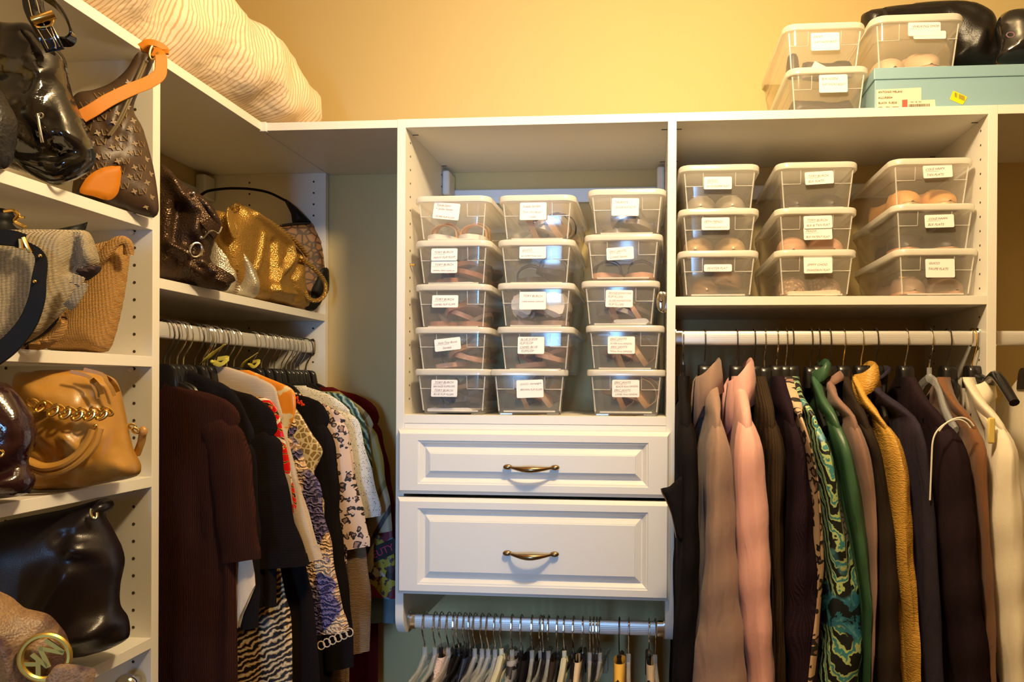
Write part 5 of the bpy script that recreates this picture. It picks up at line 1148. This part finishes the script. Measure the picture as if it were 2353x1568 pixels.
# black leather bag behind with brass clasp
A3 = at_x(0, 520, XF - .05); pl3 = Plane((A3.x, A3.y), .3)
bg6 = bag('black_handbag', 'black leather bag top with brass clasp above silver tote', (A3.x, A3.y, ZS[1]))
mb = MB(); puff(mb, pl3, [(-90, 470), (-20, 476), (20, 482), (36, 498), (30, 518), (60, 530), (120, 528), (190, 514), (205, 512), (180, 560), (160, 650), (100, 780), (-90, 790)], .025, step=.009, back=.02, relief=creases(pl3, [([(0, 512), (40, 516)], -1)], .01, .01)); mb.build('bag_body', m_bstrap, bg6, world=True, ang=2)
mb = MB(); mb.tube(smoothpath([pl3.p(10, 486, .045), pl3.p(30, 484, .046), pl3.p(42, 495, .046), pl3.p(34, 508, .046), pl3.p(46, 516, .045), pl3.p(58, 522, .045)], 5), .0028, 8); mb.tube([pl3.p(46, 500, .046), pl3.p(56, 500, .046)], .0018, 6); mb.build('clasp', m_gold, bg6, world=True)

# ---- third shelf
A = at_x(180, 1124, XF - .004); pl = Plane((A.x, A.y), .62)
bg7 = bag('camel_handbag', 'camel leather zipped bag with gold chain links', (A.x, A.y, ZS[2]))
m_camel = leather('camel_leather', (.50, .25, .045), .36, 420, .14, crease=12, dark=.62, coat=.15)
outc = [(30, 870), (70, 855), (102, 851), (179, 851), (230, 858), (263, 871), (277, 897), (284, 927), (296, 986), (307, 1032), (324, 1068), (320, 1090), (293, 1101), (230, 1113), (179, 1124), (120, 1127), (77, 1126), (40, 1110), (30, 1000)]
relc = creases(pl, [([(88, 1012), (135, 1060), (60, 1058)], -1), ([(268, 900), (276, 960), (272, 1020), (300, 1075)], -1.3), ([(200, 1060), (185, 1100)], 1), ([(245, 1000), (225, 1075)], 1.2), ([(160, 1000), (190, 1030)], 1.4), ([(100, 880), (180, 876), (205, 905), (212, 925)], -1), ([(300, 1040), (280, 1090)], .9), ([(130, 960), (90, 1000)], .8), ([(225, 1090), (258, 1000)], -.8)], .009, .009, ns=.006, nf=20, seed=21)
mb = MB(); puff(mb, pl, outc, .055, R=.075, step=.006, back=.05, relief=relc, power=.55); mb.build('bag_body', m_camel, bg7, world=True, ang=2)
for pts in ([(214, 988, .070), (200, 1018, .072), (175, 1048, .072), (140, 1068, .068), (100, 1074, .062), (62, 1060, .055)], [(228, 985, .068), (216, 1022, .071), (190, 1054, .071), (155, 1076, .066), (110, 1086, .060), (66, 1070, .052)]):
    P = smoothpath([pl.p(*q) for q in pts], 6); MB().tube(P, .0085, 10, flat=.75).build('handle', m_camel, bg7, world=True)
mb = MB(); mb.ball(pl.p(220, 979, .074), .0035); mb.build('rivet', m_gold, bg7, world=True)
ch = [(77, 927), (92, 936), (108, 932), (122, 946), (136, 940), (150, 952), (164, 946), (178, 956), (192, 948), (206, 956), (220, 947), (234, 955), (246, 946)]
for i, (x, y) in enumerate(ch):
    rot = -.6 if i % 2 else .5
    mb = MB(); ring_px(pl, x, y, 14, 7.5, .072 + (.003 if i % 2 else 0) - (.012 if i < 3 else 0), .0024, rot=rot, mb=mb, n=16); mb.build('chain_link', m_gold, bg7, world=True)
for (xs, ys, n_) in (([212, 222, 230, 234], [872, 882, 894, 906], 16), ([243, 255, 265, 271], [867, 876, 888, 900], 18)):
    mb = MB(); P = smoothpath([pl.p(x, y, .060 if xs[0] < 230 else .045) for x, y in zip(xs, ys)], 6)
    tg = [(P[min(i + 1, len(P) - 1)] - P[max(0, i - 1)]).normalized().cross(pl.n) for i in range(len(P))]
    for p, s_ in zip(P, tg): mb.tube([p - s_ * .0032, p + s_ * .0032], .0009, 5)
    mb.build('zipper', m_gold, bg7, world=True)
    strap_px(pl, [(xs[0] - 50, ys[0] - 18, .05), (xs[0] - 8, ys[0] - 6, .055), (xs[1] - 9, ys[1] + 2, .058), (xs[2] - 9, ys[2] + 4, .058), (xs[3] - 8, ys[3] + 10, .056)], .0055, .003, 'zip_flap', m_camel, bg7)
cc = thing('chain_clasp', 'gold chain end with black stop beside the camel bag', 'chain', pl.p(318, 990, 0))
mb = MB(); ring_px(pl, 303, 980, 8, 5, .0, .0020, mb=mb); ring_px(pl, 311, 990, 8, 5, .002, .0020, rot=.6, mb=mb); mb.build('link', m_gold, cc, world=True)
mb = MB(); mb.ball(pl.p(329, 992, .0), .007, .006, .009); mb.tube([pl.p(330, 985, .0), pl.p(325, 1015, -.01), pl.p(314, 1045, -.02)], .006, 8); mb.build('strap_end', m_camel, cc, world=True)
A = at_x(30, 1146, XF + .012); pl = Plane((A.x, A.y), .35)
bg8 = bag('burgundy_handbag', 'glossy dark burgundy bag at left of the camel bag', (A.x, A.y, ZS[2]))
m_burg = leather('burgundy_patent', (.030, .008, .010), .16, 300, .25, coat=.6)
mb = MB(); puff(mb, pl, [(-90, 900), (-20, 880), (20, 884), (54, 922), (80, 965), (85, 1004), (80, 1027), (66, 1060), (82, 1100), (72, 1126), (61, 1137), (0, 1147), (-90, 1160)], .04, R=.05, step=.007, back=.03, relief=creases(pl, [([(-30, 1075), (30, 1048), (82, 1018)], 1.5), ([(-30, 1100), (30, 1080), (75, 1050)], -1.8), ([(60, 930), (68, 990)], 1), ([(0, 1110), (60, 1098)], .8)], .010, .009, ns=.005)); mb.build('bag_body', m_burg, bg8, world=True, ang=2)
mb = MB(); ring_px(pl, 2, 1042, 6, 7, .046, .0014, mb=mb); mb.build('ring', m_gold, bg8, world=True)

# ---- fourth shelf
A = at_x(229, 1500, XF + .004); pl = Plane((A.x, A.y), .45)
bg9 = bag('slouchy_handbag', 'large slouchy black leather hobo on the fourth shelf', (A.x, A.y, ZS[3]))
m_soft = leather('soft_black_leather', (.014, .009, .010), .33, 500, .12, crease=5)
mb = MB(); puff(mb, pl, [(-80, 1225), (0, 1200), (80, 1184), (150, 1170), (215, 1152), (243, 1144), (262, 1155), (258, 1170), (243, 1184), (258, 1212), (280, 1257), (287, 1291), (277, 1343), (277, 1389), (294, 1417), (299, 1454), (286, 1474), (229, 1500), (150, 1512), (0, 1520), (-80, 1510)], .055, R=.07, step=.008, back=.05, relief=creases(pl, [([(195, 1240), (240, 1245), (268, 1262), (277, 1300), (270, 1350), (270, 1400)], 1.6), ([(170, 1225), (240, 1225)], -1), ([(270, 1415), (220, 1435), (190, 1450)], 1.3), ([(275, 1440), (240, 1490)], -1), ([(180, 1300), (120, 1400)], 1)], .014, .014, ns=.005, nf=8, seed=31)); mb.build('bag_body', m_soft, bg9, world=True, ang=2)
mb = MB(); ring_px(pl, 216, 1180, 7, 12, .045, .0022, rot=-.3, mb=mb, seg=.7); mb.build('ring', m_gold, bg9, world=True)
A = at_x(60, 1540, XF + .03); pl = Plane((A.x, A.y), .5)
bg10 = bag('snake_print_handbag', 'snakeskin print bag at lower left with round gold emblem', (A.x, A.y, ZS[3]))
def mat_python():
    t = NT('python_print'); v = t.vor(t.co(), 300); n_ = t.noise(t.co(), 13, 2, .5, 1); t.set(t.mix(t.ramp(n_[0], [(.40, (0, 0, 0)), (.52, (1, 1, 1))]), t.mix(v[0], (.06, .03, .022), (.14, .075, .05)), t.mix(v[0], (.20, .12, .06), (.38, .23, .11))), .45); t.bump(v[0], .35, .0015); return t.m
m_pyth = mat_python()
relp = creases(pl, [([(0, 1390), (40, 1480), (60, 1568)], 1), ([(57, 1400), (110, 1440)], -.8)], .010, .012, ns=.004, seed=5)
mb = MB(); puff(mb, pl, [(-90, 1380), (-30, 1352), (0, 1360), (29, 1374), (57, 1397), (109, 1411), (134, 1434), (154, 1463), (160, 1500), (150, 1560), (140, 1620), (60, 1650), (-90, 1640)], .04, R=.05, step=.007, back=.03, relief=relp); mb.build('bag_body', m_pyth, bg10, world=True, ang=2)
em = MB(); ring_px(pl, 103, 1511, 57, 50, .050, .0042, rot=-.3, n=36, mb=em)
for seg_ in ([(108, 1473), (143, 1497)], [(143, 1500), (92, 1490)], [(92, 1489), (111, 1531)], [(108, 1531), (76, 1506)], [(88, 1520), (88, 1560)], [(88, 1527), (48, 1527)]):
    P = [pl.p(x, y, .050) for x, y in seg_]
    for a, b in zip(P, P[1:]): em.ribbon([a - (b - a).normalized() * .002, b + (b - a).normalized() * .002], (b - a).cross(pl.n), .0058, .003)
em.build('emblem', plain('brushed_gold', (.75, .52, .12), .35, .9), bg10, world=True)
mb = MB(); puff(mb, pl, [(128, 1540), (143, 1510), (155, 1497), (183, 1495), (215, 1500), (240, 1509), (233, 1540), (223, 1562), (190, 1572), (160, 1566)], .004, step=.007, t0=.056, relief=lambda a, b: .001 * math.sin(a * 60)); mb.build('hang_tag', m_pyth, bg10, world=True)

# ---- corner shelf bags
pg = lambda px, py, X: at_x(px, py, X)
m_bronze = leather('bronze_metallic_leather', (.085, .045, .022), .30, 300, .6, metal=.55, crease=9, dark=.4); m_silver = leather('silver_metallic_leather', (.62, .56, .43), .33, 330, .55, metal=.6, crease=6, dark=.75); m_goldl = leather('gold_metallic_leather', (.50, .28, .06), .30, 330, .6, metal=.6, crease=6, dark=.7)
# GG style monogram bag at the back
A = pg(720, 712, XF - .035); pl = Plane((A.x, A.y), .55)
bgm = bag('canvas_handbag', 'brown patterned canvas bag with black leather trim and loop handle', (A.x, A.y, ZG))
def mat_gg():
    t = NT('brown_circle_canvas'); v = t.vor(t.co(), 50, 'DISTANCE_TO_EDGE', .85); t.set(t.ramp(v[0], [(0, (.05, .02, .01)), (.07, (.05, .02, .01)), (.12, (.23, .11, .04)), (1, (.27, .13, .05))]), .55); return t.m
mb = MB(); puff(mb, pl, [(600, 540), (639, 518), (709, 510), (726, 530), (742, 562), (752, 613), (756, 648), (752, 676), (737, 700), (720, 713), (690, 708), (600, 690)], .025, step=.008, back=.02); mb.build('bag_body', mat_gg(), bgm, world=True, ang=2)
mb = MB(); puff(mb, pl, [(722, 612), (752, 613), (757, 648), (753, 677), (738, 701), (720, 714), (700, 710), (695, 670), (708, 640)], .028, step=.006, back=.022); mb.build('end_panel', m_bstrap, bgm, world=True)
mb = MB(); puff(mb, pl, [(653, 458), (672, 468), (700, 495), (714, 514), (676, 517), (668, 490)], .020, step=.006, back=.01); mb.build('handle_base', m_bstrap, bgm, world=True)
MB().tube(smoothpath([pl.p(457, 452, .0), pl.p(476, 440, .0), pl.p(505, 435, .0), pl.p(537, 433, .0), pl.p(578, 435, .0), pl.p(618, 443, .0), pl.p(656, 461, .004)], 6), .0035, 8).build('handle', m_bstrap, bgm, world=True)
mb = MB(); mb.tube(smoothpath([pl.p(648, 518, .022), pl.p(680, 514, .024), pl.p(712, 513, .022)], 4), .003, 6); mb.build('trim', m_bstrap, bgm, world=True)
# gold
A = pg(600, 690, XF - .004); A = at_x(600, 688, XF - .03); Bp = at_x(700, 708, XF - .012); pl = Plane((A.x, A.y), math.atan2(Bp.y - A.y, Bp.x - A.x))
bgg = bag('gold_handbag', 'gold metallic pebbled leather bag with braided handle', (A.x, A.y, ZG))
mb = MB(); puff(mb, pl, [(492, 488), (521, 490), (530, 484), (537, 470), (556, 472), (575, 484), (591, 495), (620, 517), (650, 543), (671, 565), (686, 589), (690, 648), (699, 706), (671, 702), (635, 696), (599, 690), (560, 680), (520, 640), (500, 560)], .034, R=.045, step=.006, back=.03, relief=creases(pl, [([(560, 490), (600, 525), (635, 560), (640, 590), (615, 630), (600, 670)], 1.8), ([(602, 558), (600, 640)], -1.3), ([(655, 560), (672, 600), (650, 640), (665, 690)], -1.4), ([(605, 672), (650, 678)], 1.5), ([(578, 540), (560, 620)], .8), ([(625, 600), (610, 650)], -.8)], .011, .009, ns=.004, nf=14, seed=41)); mb.build('bag_body', m_goldl, bgg, world=True, ang=2)
strap_px(pl, [(530, 484, .034), (528, 500, .038), (534, 525, .042), (542, 543, .042)], .022, .004, 'handle_tab', m_goldl, bgg)
mb = MB(); ring_px(pl, 546, 474, 7, 8, .02, .0018, mb=mb, rot=.3); mb.build('ring', m_gold, bgg, world=True)
def braid(pts, k=10):
    P = smoothpath([pl.p(*q) for q in pts], k); mb = MB(); n = len(P)
    for ph in (0, 2 * PI / 3, 4 * PI / 3):
        path = []
        for i, p in enumerate(P):
            tg = (P[min(i + 1, n - 1)] - P[max(0, i - 1)]).normalized(); sd = tg.cross(pl.n).normalized(); a = ph + i * .9
            path.append(p + sd * .0032 * math.cos(a) + pl.n * .0032 * math.sin(a))
        mb.tube(path, .0034, 7)
    return mb.build('braided_handle', m_goldl, bgg, world=True)
braid([(588, 494, .026), (610, 505, .034), (640, 524, .036), (668, 545, .036), (690, 566, .034), (708, 590, .030)]); braid([(690, 592, .030), (708, 606, .034), (727, 623, .036), (743, 642, .036), (749, 660, .036), (744, 680, .036), (728, 691, .036), (711, 687, .034), (700, 672, .03)])
# silver
A = at_x(578, 685, XF - .012); pl = Plane((A.x, A.y), .95)
bgs = bag('silver_handbag', 'silver metallic leather bag with whipstitched seams', (A.x, A.y, ZG))
mb = MB(); puff(mb, pl, [(480, 560), (500, 528), (513, 526), (522, 533), (538, 549), (565, 584), (586, 621), (596, 648), (594, 675), (579, 686), (557, 681), (535, 676), (500, 668), (480, 640)], .024, R=.035, step=.006, back=.02, relief=creases(pl, [([(516, 528), (530, 570), (545, 620), (547, 660), (538, 676)], -1.6), ([(540, 570), (565, 620), (578, 660)], .9)], .010, .008, ns=.003)); mb.build('bag_body', m_silver, bgs, world=True, ang=2)
sm = MB(); sp_ = smoothpath([pl.p(516, 530, .022), pl.p(530, 570, .025), pl.p(544, 620, .025), pl.p(547, 655, .022), pl.p(539, 676, .014)], 8)
for i, p in enumerate(sp_[::2]): sm.tube([p + Vector((-.005, 0, .001)), p + Vector((.005, 0, -.001)) ], .0012, 5)
sp_ = smoothpath([pl.p(536, 549, .006), pl.p(565, 586, .006), pl.p(585, 623, .006), pl.p(594, 650, .006)], 7)
for i, p in enumerate(sp_[::2]): sm.tube([p + Vector((-.006, 0, -.003)), p + Vector((.001, -.002, .001))], .0011, 5)
o = sm.build('whip_stitching', plain('brown_thread', (.20, .11, .07), .6), bgs, world=True); o['kind'] = 'stuff'
# bronze
A = at_x(440, 655, XF - .008); Bp = at_x(521, 669, XF - .012); pl = Plane((A.x, A.y), .85)
bgb = bag('bronze_handbag', 'crumpled bronze leather bag nearest the left upright', (A.x, A.y, ZG))
mb = MB(); puff(mb, pl, [(330, 420), (350, 385), (371, 378), (388, 390), (417, 420), (440, 437), (470, 456), (495, 487), (509, 520), (503, 535), (492, 560), (484, 600), (500, 612), (524, 626), (532, 643), (521, 668), (490, 666), (457, 659), (404, 648), (371, 641), (330, 632)], .040, R=.045, step=.006, back=.03, relief=creases(pl, [([(380, 420), (400, 460), (440, 495), (430, 540)], 1.6), ([(375, 570), (410, 590), (450, 610), (475, 630)], 1.8), ([(400, 480), (390, 560)], -1.2), ([(430, 450), (460, 500), (470, 540)], -1.4), ([(420, 620), (470, 650)], 1.3), ([(440, 570), (430, 600)], -1.2), ([(410, 430), (450, 470), (490, 510)], 1.1)], .014, .009, ns=.008, nf=20, seed=51)); mb.build('bag_body', m_bronze, bgb, world=True, ang=2)
strap_px(pl, [(432, 445, .040), (450, 470, .046), (468, 500, .05), (484, 520, .046), (498, 535, .036)], [.016, .030], .005, 'strap_tab', m_bronze, bgb)
mb = MB(); ring_px(pl, 450, 575, 14, 17, .052, .0024, mb=mb, rot=.4); mb.tube(smoothpath([pl.p(466, 548, .052), pl.p(485, 530, .055), pl.p(502, 536, .052), pl.p(510, 522, .046)], 4), .0016, 6); mb.ball(pl.p(462, 546, .054), .0035); mb.ball(pl.p(444, 444, .05), .0035); mb.build('hardware', m_chrome, bgb, world=True)
strap_px(pl, [(476, 612, .04), (500, 630, .044), (524, 640, .042), (530, 650, .036)], .022, .006, 'lower_strap', m_bronze, bgb)
